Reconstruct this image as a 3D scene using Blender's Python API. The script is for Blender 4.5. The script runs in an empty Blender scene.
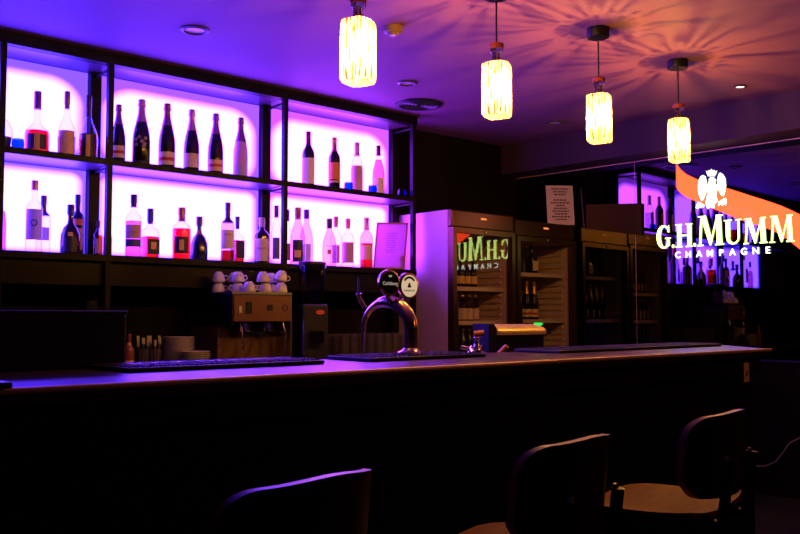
import bpy, bmesh, math, random
from mathutils import Vector, Matrix
random.seed(7)
SC = bpy.context.scene
COL = SC.collection
PI = math.pi
R = math.radians

# ------------------------------------------------------------------ camera
EYE = Vector((0, 0, 1.25))
FPX = 882.0
YAW = R(42.25)            # to the right of the back wall's normal (+y)
PITCH = math.atan(50 / FPX)
cam = bpy.data.cameras.new('camera')
cam.sensor_width = 36.0
cam.lens = FPX / 800 * 36.0
cam.clip_start = 0.05
cam.dof.use_dof = False
camo = bpy.data.objects.new('camera', cam)
COL.objects.link(camo)
camo.location = EYE
camo.rotation_euler = (PI / 2 + PITCH, 0, -YAW)
SC.camera = camo

# ------------------------------------------------------------------ world, colour management, render settings
w = bpy.data.worlds.new('world')
SC.world = w
w.use_nodes = True
w.node_tree.nodes['Background'].inputs[0].default_value = (0.10, 0.07, 0.12, 1)
w.node_tree.nodes['Background'].inputs[1].default_value = 0.003
SC.view_settings.view_transform = 'Standard'
SC.view_settings.look = 'None'
SC.view_settings.exposure = 0.0
SC.view_settings.gamma = 1.0
SC.view_settings.use_curve_mapping = False
cy = SC.cycles
cy.max_bounces = 10
cy.diffuse_bounces = 3
cy.glossy_bounces = 5
cy.transmission_bounces = 4
cy.transparent_max_bounces = 32
cy.caustics_reflective = False
cy.caustics_refractive = False
cy.sample_clamp_indirect = 4.0
cy.use_denoising = True
cy.use_light_tree = True

# light strengths
PENDANT_W = 38.0
PENDANT_COL = (1.0, 0.44, 0.045)
PANEL_LEFT = (2.9, 1.02, 39.0)
PANEL_MID = (4.2, 1.03, 35.0)
PANEL_RIGHT = (7.2, 1.03, 26.0)

# added unseen warm fill on the guests' side, lifts the counter card and labels
_l = bpy.data.lights.new('guest_side_fill', 'AREA'); _l.energy = 8; _l.color = (1.0, 0.42, 0.14); _l.size = 0.35
_o = bpy.data.objects.new('guest_side_fill', _l); COL.objects.link(_o); _o.location = (4.3, -0.6, 2.7)
_o.rotation_euler = (R(38), 0, R(-6))

# ------------------------------------------------------------------ view helpers (turn a spot of the photo into a point on a real plane)
def ray(px, py):
    v = Vector(((px - 400) / FPX, (267 - py) / FPX, -1))
    return camo.rotation_euler.to_matrix() @ v
def on_y(px, py, y):
    d = ray(px, py); return EYE + d * ((y - EYE.y) / d.y)
def on_z(px, py, z):
    d = ray(px, py); return EYE + d * ((z - EYE.z) / d.z)
def on_x(px, py, x):
    d = ray(px, py); return EYE + d * ((x - EYE.x) / d.x)

# ------------------------------------------------------------------ materials
MATS = {}
def nt(name):
    m = bpy.data.materials.new(name); m.use_nodes = True
    MATS[name] = m
    return m, m.node_tree.nodes, m.node_tree.links
def pbr(name, col, rough=0.5, metal=0.0, coat=0.0, spec=0.5, var=0.0, scale=20, bump=0.0, trans=None):
    m, n, l = nt(name)
    b = n['Principled BSDF']
    b.inputs['Base Color'].default_value = (*col, 1)
    b.inputs['Roughness'].default_value = rough
    b.inputs['Metallic'].default_value = metal
    b.inputs['Coat Weight'].default_value = coat
    b.inputs['Coat Roughness'].default_value = 0.08
    b.inputs['Specular IOR Level'].default_value = spec
    if var or bump:
        tc = n.new('ShaderNodeTexCoord'); no = n.new('ShaderNodeTexNoise')
        no.inputs['Scale'].default_value = scale; no.inputs['Detail'].default_value = 4
        l.new(tc.outputs['Object'], no.inputs['Vector'])
        if var:
            mx = n.new('ShaderNodeMix'); mx.data_type = 'RGBA'
            mx.inputs[6].default_value = (*[c * (1 - var) for c in col], 1)
            mx.inputs[7].default_value = (*[min(1, c * (1 + var)) for c in col], 1)
            l.new(no.outputs[0], mx.inputs[0]); l.new(mx.outputs[2], b.inputs['Base Color'])
        if bump:
            bp = n.new('ShaderNodeBump'); bp.inputs['Strength'].default_value = bump
            bp.inputs['Distance'].default_value = 0.01
            l.new(no.outputs[0], bp.inputs['Height']); l.new(bp.outputs[0], b.inputs['Normal'])
    return m
def wood(name, c1, c2, rough=0.4, axis=0):
    m, n, l = nt(name)
    b = n['Principled BSDF']; b.inputs['Roughness'].default_value = rough; b.inputs['Specular IOR Level'].default_value = .15
    tc = n.new('ShaderNodeTexCoord'); mp = n.new('ShaderNodeMapping')
    s = [14, 14, 14]; s[axis] = 1.2; mp.inputs['Scale'].default_value = s
    no = n.new('ShaderNodeTexNoise'); no.inputs['Scale'].default_value = 4; no.inputs['Detail'].default_value = 6
    no.inputs['Distortion'].default_value = 0.6
    rp = n.new('ShaderNodeValToRGB'); rp.color_ramp.elements[0].position = .3; rp.color_ramp.elements[1].position = .7
    rp.color_ramp.elements[0].color = (*c1, 1); rp.color_ramp.elements[1].color = (*c2, 1)
    l.new(tc.outputs['Object'], mp.inputs[0]); l.new(mp.outputs[0], no.inputs[0])
    l.new(no.outputs[0], rp.inputs[0]); l.new(rp.outputs[0], b.inputs['Base Color'])
    return m
def backlit(name, col, k):
    m, n, l = nt(name)
    b = n['Principled BSDF']; b.inputs['Base Color'].default_value = (*col, 1); b.inputs['Roughness'].default_value = .5
    t = n.new('ShaderNodeBsdfTranslucent'); t.inputs[0].default_value = (*col, 1)
    ms = n.new('ShaderNodeMixShader'); ms.inputs[0].default_value = k
    l.new(b.outputs[0], ms.inputs[1]); l.new(t.outputs[0], ms.inputs[2]); l.new(ms.outputs[0], n['Material Output'].inputs[0])
    return m
def emit(name, col, strength=1.0):
    m, n, l = nt(name)
    n.remove(n['Principled BSDF'])
    e = n.new('ShaderNodeEmission'); e.inputs[0].default_value = (*col, 1); e.inputs[1].default_value = strength
    l.new(e.outputs[0], n['Material Output'].inputs[0])
    return m
def schlick(n, l, f0):
    lw = n.new('ShaderNodeLayerWeight'); lw.inputs[0].default_value = 0.5
    pw = n.new('ShaderNodeMath'); pw.operation = 'POWER'; pw.inputs[1].default_value = 5
    l.new(lw.outputs['Facing'], pw.inputs[0])
    ma = n.new('ShaderNodeMath'); ma.operation = 'MULTIPLY_ADD'; ma.inputs[1].default_value = 1 - f0; ma.inputs[2].default_value = f0
    l.new(pw.outputs[0], ma.inputs[0])
    return ma.outputs[0]
def glass(name, col=(1, 1, 1), edge=(0.5, 0.5, 0.6), ior=1.45, rough=0.03, haze=0.0):
    """thin clear or tinted glass: light passes tinted, more strongly where the glass is seen along its wall"""
    m, n, l = nt(name)
    n.remove(n['Principled BSDF'])
    lw = n.new('ShaderNodeLayerWeight'); lw.inputs[0].default_value = 0.35
    pw = n.new('ShaderNodeMath'); pw.operation = 'POWER'; pw.inputs[1].default_value = 2.5
    l.new(lw.outputs['Facing'], pw.inputs[0])
    mx = n.new('ShaderNodeMix'); mx.data_type = 'RGBA'
    mx.inputs[6].default_value = (*col, 1); mx.inputs[7].default_value = (*[c * e for c, e in zip(col, edge)], 1)
    l.new(pw.outputs[0], mx.inputs[0])
    t = n.new('ShaderNodeBsdfTransparent'); l.new(mx.outputs[2], t.inputs[0])
    g = n.new('ShaderNodeBsdfGlossy'); g.inputs['Roughness'].default_value = rough
    f = schlick(n, l, ((ior - 1) / (ior + 1)) ** 2)
    ms = n.new('ShaderNodeMixShader')
    l.new(f, ms.inputs[0]); l.new(t.outputs[0], ms.inputs[1]); l.new(g.outputs[0], ms.inputs[2])
    out = ms
    if haze:
        d = n.new('ShaderNodeBsdfDiffuse'); d.inputs[0].default_value = (.9, .8, .8, 1)
        out = n.new('ShaderNodeMixShader'); out.inputs[0].default_value = haze
        l.new(ms.outputs[0], out.inputs[1]); l.new(d.outputs[0], out.inputs[2])
    l.new(out.outputs[0], n['Material Output'].inputs[0])
    return m
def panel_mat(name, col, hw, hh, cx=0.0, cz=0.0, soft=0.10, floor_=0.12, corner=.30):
    """back-lit acrylic: its halo is painted into the emission, fading towards the border"""
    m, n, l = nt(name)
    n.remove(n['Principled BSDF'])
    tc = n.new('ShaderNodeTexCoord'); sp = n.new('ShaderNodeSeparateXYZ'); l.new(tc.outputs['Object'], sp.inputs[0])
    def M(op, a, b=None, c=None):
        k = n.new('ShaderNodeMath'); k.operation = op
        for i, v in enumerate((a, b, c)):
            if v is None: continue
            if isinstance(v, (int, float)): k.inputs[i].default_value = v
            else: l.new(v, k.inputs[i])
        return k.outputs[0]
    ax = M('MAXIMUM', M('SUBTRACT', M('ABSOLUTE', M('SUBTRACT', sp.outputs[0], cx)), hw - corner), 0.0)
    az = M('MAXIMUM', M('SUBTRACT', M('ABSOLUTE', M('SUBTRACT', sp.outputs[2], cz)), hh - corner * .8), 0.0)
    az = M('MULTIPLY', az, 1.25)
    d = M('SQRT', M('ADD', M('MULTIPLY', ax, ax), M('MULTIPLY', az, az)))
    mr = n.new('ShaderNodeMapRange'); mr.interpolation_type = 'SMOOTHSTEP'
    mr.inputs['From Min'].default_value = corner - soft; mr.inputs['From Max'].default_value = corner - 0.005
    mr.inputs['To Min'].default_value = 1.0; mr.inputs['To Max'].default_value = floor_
    l.new(d, mr.inputs['Value'])  # halo around the bright field painted as emission falloff
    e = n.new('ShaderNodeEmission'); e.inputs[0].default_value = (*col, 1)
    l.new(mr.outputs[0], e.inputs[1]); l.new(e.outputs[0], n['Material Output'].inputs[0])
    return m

black_metal = pbr('black_metal', (0.012, 0.010, 0.012), 0.45, 0.6)
rack_metal = pbr('rack_metal', (0.004, 0.002, 0.003), spec=.13, rough=0.45)
shelf_board = pbr('shelf_board', (0.07, 0.03, 0.06), 0.35, 0, var=.1)
black_plastic = pbr('black_plastic', (0.012, 0.012, 0.014), 0.4)
steel = pbr('steel', (0.55, 0.5, 0.48), 0.32, 1.0)
dark_steel = pbr('dark_steel', (0.12, 0.08, 0.07), 0.38, .6)
chrome = pbr('chrome', (0.8, 0.76, 0.74), 0.12, 1.0)
bronze = pbr('bronze_metal', (0.09, 0.043, 0.023), 0.28, 0.75)
gold_rim = pbr('gold_rim', (0.75, 0.5, 0.25), 0.22, 1.0)
ceiling_paint = pbr('ceiling_paint', (0.23, 0.075, 0.19), 0.7, var=.04, scale=3)
soffit_paint = pbr('soffit_paint', (0.05, 0.025, 0.05), 0.6, spec=.15)
wall_paint = pbr('wall_paint', (0.008, 0.005, 0.005), 0.7, spec=.06, var=.15, scale=4)
dark_wall = pbr('dark_wall', (0.003, 0.002, 0.002), 0.7, spec=.03)
floor_mat = pbr('floor_tiles', (0.02, 0.016, 0.018), 0.3, var=.3, scale=6)
counter_top_mat = pbr('counter_lacquer', (0.020, 0.007, 0.018), 0.33, 0, spec=1.0, var=.2, scale=10)
counter_front_mat = pbr('counter_front', (0.005, 0.004, 0.005), 0.6, spec=.15, var=.3, scale=5)
counter_top_mat.node_tree.nodes['Principled BSDF'].inputs['Specular Tint'].default_value = (.95, .55, 1, 1)
edge_metal = pbr('edge_metal', (0.75, 0.42, 0.27), 0.4, 0.35)
rubber = pbr('rubber', (0.016, 0.012, 0.014), 0.5, bump=.2, scale=300)
rubber_top = pbr('rubber_studs', (0.06, 0.035, 0.035), 0.5)
mat_print = pbr('mat_print', (0.35, 0.25, 0.3), 0.5)
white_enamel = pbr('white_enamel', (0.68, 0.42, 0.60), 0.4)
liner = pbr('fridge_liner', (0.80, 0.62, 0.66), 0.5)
china = pbr('china', (0.72, 0.65, 0.62), 0.2, coat=.3)
paper = pbr('paper', (0.66, 0.50, 0.50), 0.8)
ink = pbr('ink', (0.04, 0.02, 0.03), 0.7)
ink_soft = pbr('ink_soft', (0.16, 0.09, 0.11), 0.7)
card_brown = pbr('brown_board', (0.06, 0.035, 0.006), 0.7, spec=.05, var=.15, scale=8)
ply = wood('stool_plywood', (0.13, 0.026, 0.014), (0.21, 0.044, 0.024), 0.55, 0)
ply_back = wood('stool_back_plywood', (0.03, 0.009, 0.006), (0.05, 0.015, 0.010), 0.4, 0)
ply_edge = pbr('plywood_edge', (0.42, 0.2, 0.12), 0.4)
copper_cap = pbr('copper_cap', (0.35, 0.06, 0.03), 0.4, 0.2)
cork = pbr('orange_wood', (0.62, 0.2, 0.08), 0.5)
green_black = pbr('badge_dark', (0.01, 0.02, 0.014), 0.3)
cream = pbr('badge_cream', (0.75, 0.6, 0.42), 0.4)
badge_glow = emit('badge_backlight_cream', (.62, .45, .27), 1)
badge_glow_letter = emit('badge_backlight_letter', (.42, .34, .28), 1)
foil_dark = pbr('foil_dark', (0.07, 0.03, 0.08), 0.35, 0.5)
foil_purple = pbr('foil_purple', (0.30, 0.08, 0.30), 0.35, 0.4)
foil_gold = pbr('foil_gold', (0.65, 0.36, 0.16), 0.35, 0.8)
foil_pink = pbr('foil_pink', (0.7, 0.28, 0.42), 0.35, 0.4)
foil_copper = pbr('foil_copper', (0.42, 0.14, 0.10), 0.35, 0.5)
foil_navy = pbr('foil_navy', (0.03, 0.03, 0.12), 0.35, 0.3)
foil_white = pbr('foil_white', (0.7, 0.5, 0.6), 0.45)
lab_cream = pbr('label_cream', (0.95, 0.72, 0.50), 0.6)
lab_tan = pbr('label_tan', (0.88, 0.52, 0.30), 0.6)
lab_orange = pbr('label_orange', (0.95, 0.28, 0.08), 0.6)
lab_lilac = backlit('label_lilac', (0.80, 0.60, 0.80), .13)
lab_pink = backlit('label_pink', (0.95, 0.45, 0.55), .07)
lab_black = pbr('label_black', (0.02, 0.014, 0.018), 0.5)
lab_gold = pbr('label_gold', (0.95, 0.52, 0.16), 0.4, 0.0)
lab_slate = pbr('label_slate', (0.10, 0.10, 0.16), 0.5)
lab_red = pbr('label_red', (0.6, 0.04, 0.04), 0.5)
dark_glass = pbr('dark_bottle_glass', (0.012, 0.006, 0.012), 0.12, 0, spec=.7)
navy_glass = pbr('navy_bottle_glass', (0.01, 0.01, 0.05), 0.15, 0, spec=.7)
pink_shell = backlit('pink_decorated_glass', (0.95, 0.5, 0.72), .08)
g_clear = glass('clear_glass', (0.97, 0.96, 0.98), (0.25, 0.2, 0.4))
g_smoke = glass('lilac_glass', (0.72, 0.66, 0.80), (0.3, 0.3, 0.4))
g_red = glass('red_liquid', (0.72, 0.05, 0.04), (0.6, 0.3, 0.3), rough=.2)
g_rose = glass('rose_liquid', (0.82, 0.36, 0.36), (0.6, 0.4, 0.5), rough=.2)
g_deep = glass('deep_amber_liquid', (0.50, 0.10, 0.03), (0.4, 0.3, 0.3), rough=.2)
g_blue = glass('blue_glass', (0.10, 0.45, 0.90), (0.4, 0.5, 0.8))
g_tumbler = glass('tumbler_glass', (0.80, 0.76, 0.76), (0.3, 0.25, 0.25), ior=1.9, rough=.10, haze=.04)
g_hopper = glass('hopper_glass', (0.45, 0.35, 0.4), (0.3, 0.3, 0.35))
g_door = glass('door_glass', (0.82, 0.80, 0.80), (0.9, 0.9, 0.9), ior=2.3, rough=0.0)
lens_violet = pbr('downlight_lens', (0.75, 0.45, 0.7), 0.3)
lens_warm = emit('downlight_lit', (1.0, 0.62, 0.35), 9)
sign_letter = emit('sign_letter_light', (3.0, 4.2, 0.95), 1)
sign_white = emit('sign_white_light', (3.2, 3.4, 2.8), 1)
green_led = emit('green_led', (0.02, 1.0, 0.12), 1)
amber_led = emit('amber_display', (1.0, 0.25, 0.05), 1.2)

def band_material():
    m, n, l = nt('sign_orange_film')
    n.remove(n['Principled BSDF'])
    e = n.new('ShaderNodeEmission'); e.inputs[0].default_value = (5.0, 0.24, 0.07, 1)
    t = n.new('ShaderNodeBsdfTransparent'); t.inputs[0].default_value = (0.3, 0.25, 0.08, 1)
    a = n.new('ShaderNodeAddShader')
    l.new(e.outputs[0], a.inputs[0]); l.new(t.outputs[0], a.inputs[1])
    l.new(a.outputs[0], n['Material Output'].inputs[0])
    return m
sign_band = band_material()

def mirror_material():
    m, n, l = nt('dark_mirror')
    n.remove(n['Principled BSDF'])
    g = n.new('ShaderNodeBsdfGlossy'); g.inputs[0].default_value = (0.13, 0.12, 0.14, 1); g.inputs['Roughness'].default_value = 0.0
    l.new(g.outputs[0], n['Material Output'].inputs[0])
    return m
mirror_mat = mirror_material()

def lamp_glass_material():
    """cut, streaked lamp glass: vertical clear and cloudy streaks"""
    m, n, l = nt('cut_lamp_glass')
    n.remove(n['Principled BSDF'])
    tc = n.new('ShaderNodeTexCoord'); mp = n.new('ShaderNodeMapping')
    mp.inputs['Scale'].default_value = (130, 130, 11)
    l.new(tc.outputs['Object'], mp.inputs[0])
    no = n.new('ShaderNodeTexNoise'); no.inputs['Scale'].default_value = 1.0; no.inputs['Detail'].default_value = 2
    l.new(mp.outputs[0], no.inputs[0])
    rp = n.new('ShaderNodeValToRGB')
    e = rp.color_ramp.elements
    e[0].position = .42; e[0].color = (0.14, 0.07, 0.03, 1)
    e[1].position = .50; e[1].color = (1, 1, 1, 1)
    l.new(no.outputs[0], rp.inputs[0])
    t = n.new('ShaderNodeBsdfTransparent'); l.new(rp.outputs[0], t.inputs[0])
    tr = n.new('ShaderNodeBsdfTranslucent'); l.new(rp.outputs[0], tr.inputs[0])
    ms = n.new('ShaderNodeMixShader'); ms.inputs[0].default_value = 0.27
    l.new(t.outputs[0], ms.inputs[1]); l.new(tr.outputs[0], ms.inputs[2])
    g = n.new('ShaderNodeBsdfGlossy'); g.inputs['Roughness'].default_value = 0.05
    f = schlick(n, l, .03)
    m2 = n.new('ShaderNodeMixShader')
    l.new(f, m2.inputs[0]); l.new(ms.outputs[0], m2.inputs[1]); l.new(g.outputs[0], m2.inputs[2])
    l.new(m2.outputs[0], n['Material Output'].inputs[0])
    return m
lamp_glass = lamp_glass_material()
bulb_mat = emit('bulb_light', (1.0, 0.62, 0.26), 9)

def translucent_paper():
    m, n, l = nt('backlit_sheet')
    n.remove(n['Principled BSDF'])
    d = n.new('ShaderNodeBsdfDiffuse'); d.inputs[0].default_value = (0.6, 0.3, 0.5, 1)
    t = n.new('ShaderNodeBsdfTranslucent'); t.inputs[0].default_value = (0.85, 0.45, 0.8, 1)
    ms = n.new('ShaderNodeMixShader'); ms.inputs[0].default_value = .5
    l.new(d.outputs[0], ms.inputs[1]); l.new(t.outputs[0], ms.inputs[2]); l.new(ms.outputs[0], n['Material Output'].inputs[0])
    return m
sheet_mat = translucent_paper()

# ------------------------------------------------------------------ mesh builders
class MB:
    def __init__(self): self.v = []; self.f = []; self.s = []
    def add(self, verts, faces, smooth=False, M=None):
        o = len(self.v)
        self.v += [tuple(M @ Vector(p)) if M else tuple(p) for p in verts]
        self.f += [tuple(i + o for i in f) for f in faces]
        self.s += [smooth] * len(faces)
        return self
    def box(self, x0, x1, y0, y1, z0, z1, M=None, bevel=0.0):
        if bevel:
            bm = bmesh.new(); bmesh.ops.create_cube(bm, size=1)
            for v in bm.verts:
                v.co = Vector(((x0 + x1) / 2 + v.co.x * (x1 - x0), (y0 + y1) / 2 + v.co.y * (y1 - y0), (z0 + z1) / 2 + v.co.z * (z1 - z0)))
            bmesh.ops.bevel(bm, geom=bm.edges[:], offset=bevel, segments=2, affect='EDGES', profile=.5)
            bm.verts.index_update()
            self.add([v.co.copy() for v in bm.verts], [[v.index for v in f.verts] for f in bm.faces], False, M)
            bm.free(); return self
        v = [(x0, y0, z0), (x1, y0, z0), (x1, y1, z0), (x0, y1, z0), (x0, y0, z1), (x1, y0, z1), (x1, y1, z1), (x0, y1, z1)]
        return self.add(v, [(0, 3, 2, 1), (4, 5, 6, 7), (0, 1, 5, 4), (1, 2, 6, 5), (2, 3, 7, 6), (3, 0, 4, 7)], False, M)
    def lathe(self, prof, n=20, M=None, sq=None, closed=True):
        """prof: (r, z); sq(i) squareness of ring i"""
        vs = []; fs = []
        for i, (r, z) in enumerate(prof):
            s = sq[i] if sq else 0
            for k in range(n):
                a = 2 * PI * (k + .5) / n
                q = 1.0
                if s: q = (1 - s) + s * min(1.0 / max(abs(math.cos(a)), abs(math.sin(a))), 1.25)
                vs.append((r * q * math.cos(a), r * q * math.sin(a), z))
        for i in range(len(prof) - 1):
            for k in range(n):
                k2 = (k + 1) % n
                fs.append((i * n + k, i * n + k2, (i + 1) * n + k2, (i + 1) * n + k))
        if closed:
            fs.append(tuple(range(n))[::-1]); fs.append(tuple((len(prof) - 1) * n + k for k in range(n)))
        return self.add(vs, fs, True, M)
    def arcband(self, r, z0, z1, a0, a1, n=10, t=0.0006, M=None, rt=None):
        vs = []; fs = []
        rt = rt or r
        for k in range(n + 1):
            a = a0 + (a1 - a0) * k / n
            for (rr, z) in ((r, z0), (rt, z1), (rt + t, z1), (r + t, z0)):
                vs.append((rr * math.cos(a), rr * math.sin(a), z))
        for k in range(n):
            for j in range(4):
                j2 = (j + 1) % 4
                fs.append((k * 4 + j, k * 4 + j2, (k + 1) * 4 + j2, (k + 1) * 4 + j))
        fs.append((0, 3, 2, 1)); fs.append(tuple(n * 4 + j for j in range(4)))
        return self.add(vs, fs, False, M)
    def tube(self, pts, r, n=10, M=None):
        pts = [Vector(p) for p in pts]
        rs = r if isinstance(r, (list, tuple)) else [r] * len(pts)
        vs = []; fs = []; up = Vector((0, 0, 1)); prev = None
        for i, p in enumerate(pts):
            d = (pts[min(i + 1, len(pts) - 1)] - pts[max(i - 1, 0)]).normalized()
            if prev is None:
                a = d.cross(up if abs(d.z) < .9 else Vector((1, 0, 0))).normalized()
            else:
                a = (prev - d * prev.dot(d)).normalized()
            prev = a; b = d.cross(a)
            for k in range(n):
                t = 2 * PI * k / n
                vs.append(p + (a * math.cos(t) + b * math.sin(t)) * rs[i])
        for i in range(len(pts) - 1):
            for k in range(n):
                k2 = (k + 1) % n
                fs.append((i * n + k, i * n + k2, (i + 1) * n + k2, (i + 1) * n + k))
        fs.append(tuple(range(n))[::-1]); fs.append(tuple((len(pts) - 1) * n + k for k in range(n)))
        return self.add(vs, fs, True, M)
    def prism(self, poly, y0, y1, M=None):
        """polygon in xz, extruded along y"""
        n = len(poly)
        vs = [(x, y0, z) for x, z in poly] + [(x, y1, z) for x, z in poly]
        fs = [tuple(range(n)), tuple(range(2 * n - 1, n - 1, -1))] + [(i, (i + 1) % n, n + (i + 1) % n, n + i) for i in range(n)]
        return self.add(vs, fs, False, M)
    def torus(self, R0, r, n=24, m=8, M=None, arc=2 * PI):
        pts = []
        vs = []; fs = []
        full = arc > 6.28
        cnt = n if full else n + 1
        for i in range(cnt):
            a = arc * i / n
            for k in range(m):
                b = 2 * PI * k / m
                vs.append(((R0 + r * math.cos(b)) * math.cos(a), (R0 + r * math.cos(b)) * math.sin(a), r * math.sin(b)))
        for i in range(n):
            i2 = (i + 1) % cnt
            for k in range(m):
                k2 = (k + 1) % m
                fs.append((i * m + k, i2 * m + k, i2 * m + k2, i * m + k2))
        return self.add(vs, fs, True, M)
    def mesh(self, name):
        me = bpy.data.meshes.new(name)
        me.from_pydata(self.v, [], self.f)
        me.update()
        bm = bmesh.new(); bm.from_mesh(me)
        bmesh.ops.recalc_face_normals(bm, faces=bm.faces)
        bm.to_mesh(me); bm.free()
        me.polygons.foreach_set('use_smooth', self.s)
        if any(self.s):
            try: me.set_sharp_from_angle(angle=R(38))
            except Exception: pass
        return me
    def obj(self, name, mat, parent=None, loc=None):
        o = bpy.data.objects.new(name, self.mesh(name))
        COL.objects.link(o)
        o.data.materials.append(mat)
        if parent: o.parent = parent
        if loc: o.location = loc
        return o
def thing(name, label, cat, loc=(0, 0, 0), rz=0, group=None):
    o = bpy.data.objects.new(name, None); COL.objects.link(o)
    o.empty_display_size = .05
    o.location = loc; o.rotation_euler = (0, 0, rz)
    o['label'] = label; o['category'] = cat
    if group: o['group'] = group
    return o
def tag(o, label, cat, group=None):
    o['label'] = label; o['category'] = cat
    if group: o['group'] = group
    return o
def struct(name, mb, mat):
    o = mb.obj(name, mat); o['kind'] = 'structure'; return o
KIDS = {}
def kids(o): return [c for c in COL.objects if c.parent == o]
def dup(root, loc, rz=None, label=None, group=None):
    r = root.copy(); COL.objects.link(r); r.location = loc
    if rz is not None: r.rotation_euler = (0, 0, rz)
    if label: r['label'] = label
    if group: r['group'] = group
    for ch in kids(root):
        c = ch.copy(); COL.objects.link(c); c.parent = r
        for g in kids(ch):
            d = g.copy(); COL.objects.link(d); d.parent = c
    return r
def T(x=0, y=0, z=0): return Matrix.Translation((x, y, z))
def RX(a): return Matrix.Rotation(a, 4, 'X')
def RY(a): return Matrix.Rotation(a, 4, 'Y')
def RZ(a): return Matrix.Rotation(a, 4, 'Z')
def text_part(body, size, mat, parent, M, name='lettering', ext=0.0006, off=0.0, spacing=1.0, sx=1.0):
    c = bpy.data.curves.new('txt', 'FONT'); c.body = body; c.size = size; c.extrude = ext; c.offset = off
    c.align_x = 'CENTER'; c.align_y = 'CENTER'; c.space_character = spacing; c.resolution_u = 3
    t = bpy.data.objects.new('txt', c); COL.objects.link(t)
    bpy.context.view_layer.update()
    me = bpy.data.meshes.new_from_object(t)
    bpy.data.objects.remove(t)
    me.transform(M @ RX(PI / 2) @ Matrix.Diagonal((sx, 1, 1, 1)))      # reads from -y
    me.materials.clear(); me.materials.append(mat)
    o = bpy.data.objects.new(name, me); COL.objects.link(o); o.parent = parent
    return o

# ------------------------------------------------------------------ the room
CEIL = 2.758
YB = 5.12                         # back wall
MP = Vector((6.088, 4.49, 0))      # mirror passes here
MD = R(1.55)
EU = Vector((math.sin(MD), -math.cos(MD), 0))     # along the mirror, towards the room's front
EN = Vector((-math.cos(MD), -math.sin(MD), 0))    # out of the mirror
struct('floor', MB().box(-3, 6.6, -2.6, YB + .1, -.1, 0), floor_mat)
struct('ceiling', MB().box(-3, 6.6, -2.6, YB + .1, CEIL, CEIL + .1), ceiling_paint)
struct('wall_back', MB().box(-3, 6.6, YB, YB + .1, 0, CEIL), wall_paint)
struct('wall_left', MB().box(-3.1, -3, -2.6, YB + .1, 0, CEIL), dark_wall)
struct('wall_front', MB().box(-3, 6.6, -2.7, -2.6, 0, CEIL), dark_wall)
MW = Matrix.Translation(MP) @ RZ(-PI / 2 + MD)    # local +x = along mirror towards front, local +y = into the wall
def mir(px, py):
    d = ray(px, py); n = -EN
    t = (MP - EYE).dot(n) / d.dot(n)
    p = EYE + d * t
    return (p - MP).dot(EU), p.z
struct('wall_right', MB().box(-.9, 7.3, .012, .15, 0, CEIL, M=MW), dark_wall)
struct('trim_1', MB().box(5.85, 6.5, -2.58, YB - .005, 2.50, CEIL - .001), soffit_paint)

# dark mirror on the right wall, in panels
mt = thing('wall_mirror', 'large dark tinted mirror on the right wall reflecting the lit bottle shelves', 'mirror', MP, -PI / 2 + MD)
seam = mir(635.5, 250)[0]
MB().box(-.68, seam - .002, .004, .011, .95, 2.485).obj('mirror_panel', mirror_mat, mt)
MB().box(seam + .002, 3.2, .004, .011, .95, 2.485).obj('mirror_panel', mirror_mat, mt)
MB().box(seam - .0015, seam + .0015, .003, .012, .95, 2.485).obj('panel_joint', edge_metal, mt)
MB().box(-.68, 3.2, -.003, .011, 2.488, 2.495).obj('top_rail', edge_metal, mt)
MB().box(-.68, 3.2, -.004, .011, .935, .949).obj('bottom_rail', black_metal, mt)

# ------------------------------------------------------------------ illuminated sign on the mirror
sign = thing('champagne_sign', 'glowing white champagne lettering with eagle emblem and orange sash on the mirror', 'sign', MP, -PI / 2 + MD)
def band_poly():
    q = lambda x, y: mir(660 + x / 5.714, 160 + y / 5.714)
    top = [(92, 8), (100, 30), (118, 55), (150, 82), (215, 112), (300, 138), (380, 160), (450, 182), (520, 205), (600, 230), (680, 257), (740, 283), (800, 312), (1000, 420)]
    bot = [(92, 150), (100, 170), (118, 190), (150, 213), (215, 240), (300, 276), (380, 310), (450, 338), (520, 362), (600, 385), (680, 420), (740, 462), (800, 510), (1000, 690)]
    mb = MB()
    for i in range(len(top) - 1):
        mb.prism([q(*bot[i]), q(*bot[i + 1]), q(*top[i + 1]), q(*top[i])], -.0005, .0028)
    # only outer skins: drop inner walls by welding
    return mb
def weld(mb, name, mat, parent):
    bm = bmesh.new()
    me = mb.mesh(name); bm.from_mesh(me)
    bmesh.ops.remove_doubles(bm, verts=bm.verts, dist=1e-5)
    seen = {}
    for f in list(bm.faces):
        k = tuple(sorted(v.index for v in f.verts))
        seen.setdefault(k, []).append(f)
    kill = [f for fs in seen.values() if len(fs) > 1 for f in fs]
    bmesh.ops.delete(bm, geom=kill, context='FACES')
    # keep only the front skin: one glowing layer
    bm.to_mesh(me); bm.free()
    o = bpy.data.objects.new(name, me); COL.objects.link(o); me.materials.append(mat); o.parent = parent
    return o
bp = MB()
q_ = lambda x, y: mir(660 + x / 5.714, 160 + y / 5.714)
_top = [(92, 8), (100, 30), (118, 55), (150, 82), (215, 112), (300, 138), (380, 160), (450, 182), (520, 205), (600, 230), (680, 257), (740, 283), (800, 312), (1000, 420)]
_bot = [(92, 150), (100, 170), (118, 190), (150, 213), (215, 240), (300, 276), (380, 310), (450, 338), (520, 362), (600, 385), (680, 420), (740, 462), (800, 510), (1000, 690)]
_n = len(_top)
_v = [(q_(*p)[0], .001, q_(*p)[1]) for p in _top] + [(q_(*p)[0], .001, q_(*p)[1]) for p in _bot]
bp.add(_v, [(i, i + 1, _n + i + 1, _n + i) for i in range(_n - 1)])
bp.obj('sash_band', sign_band, sign)

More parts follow.
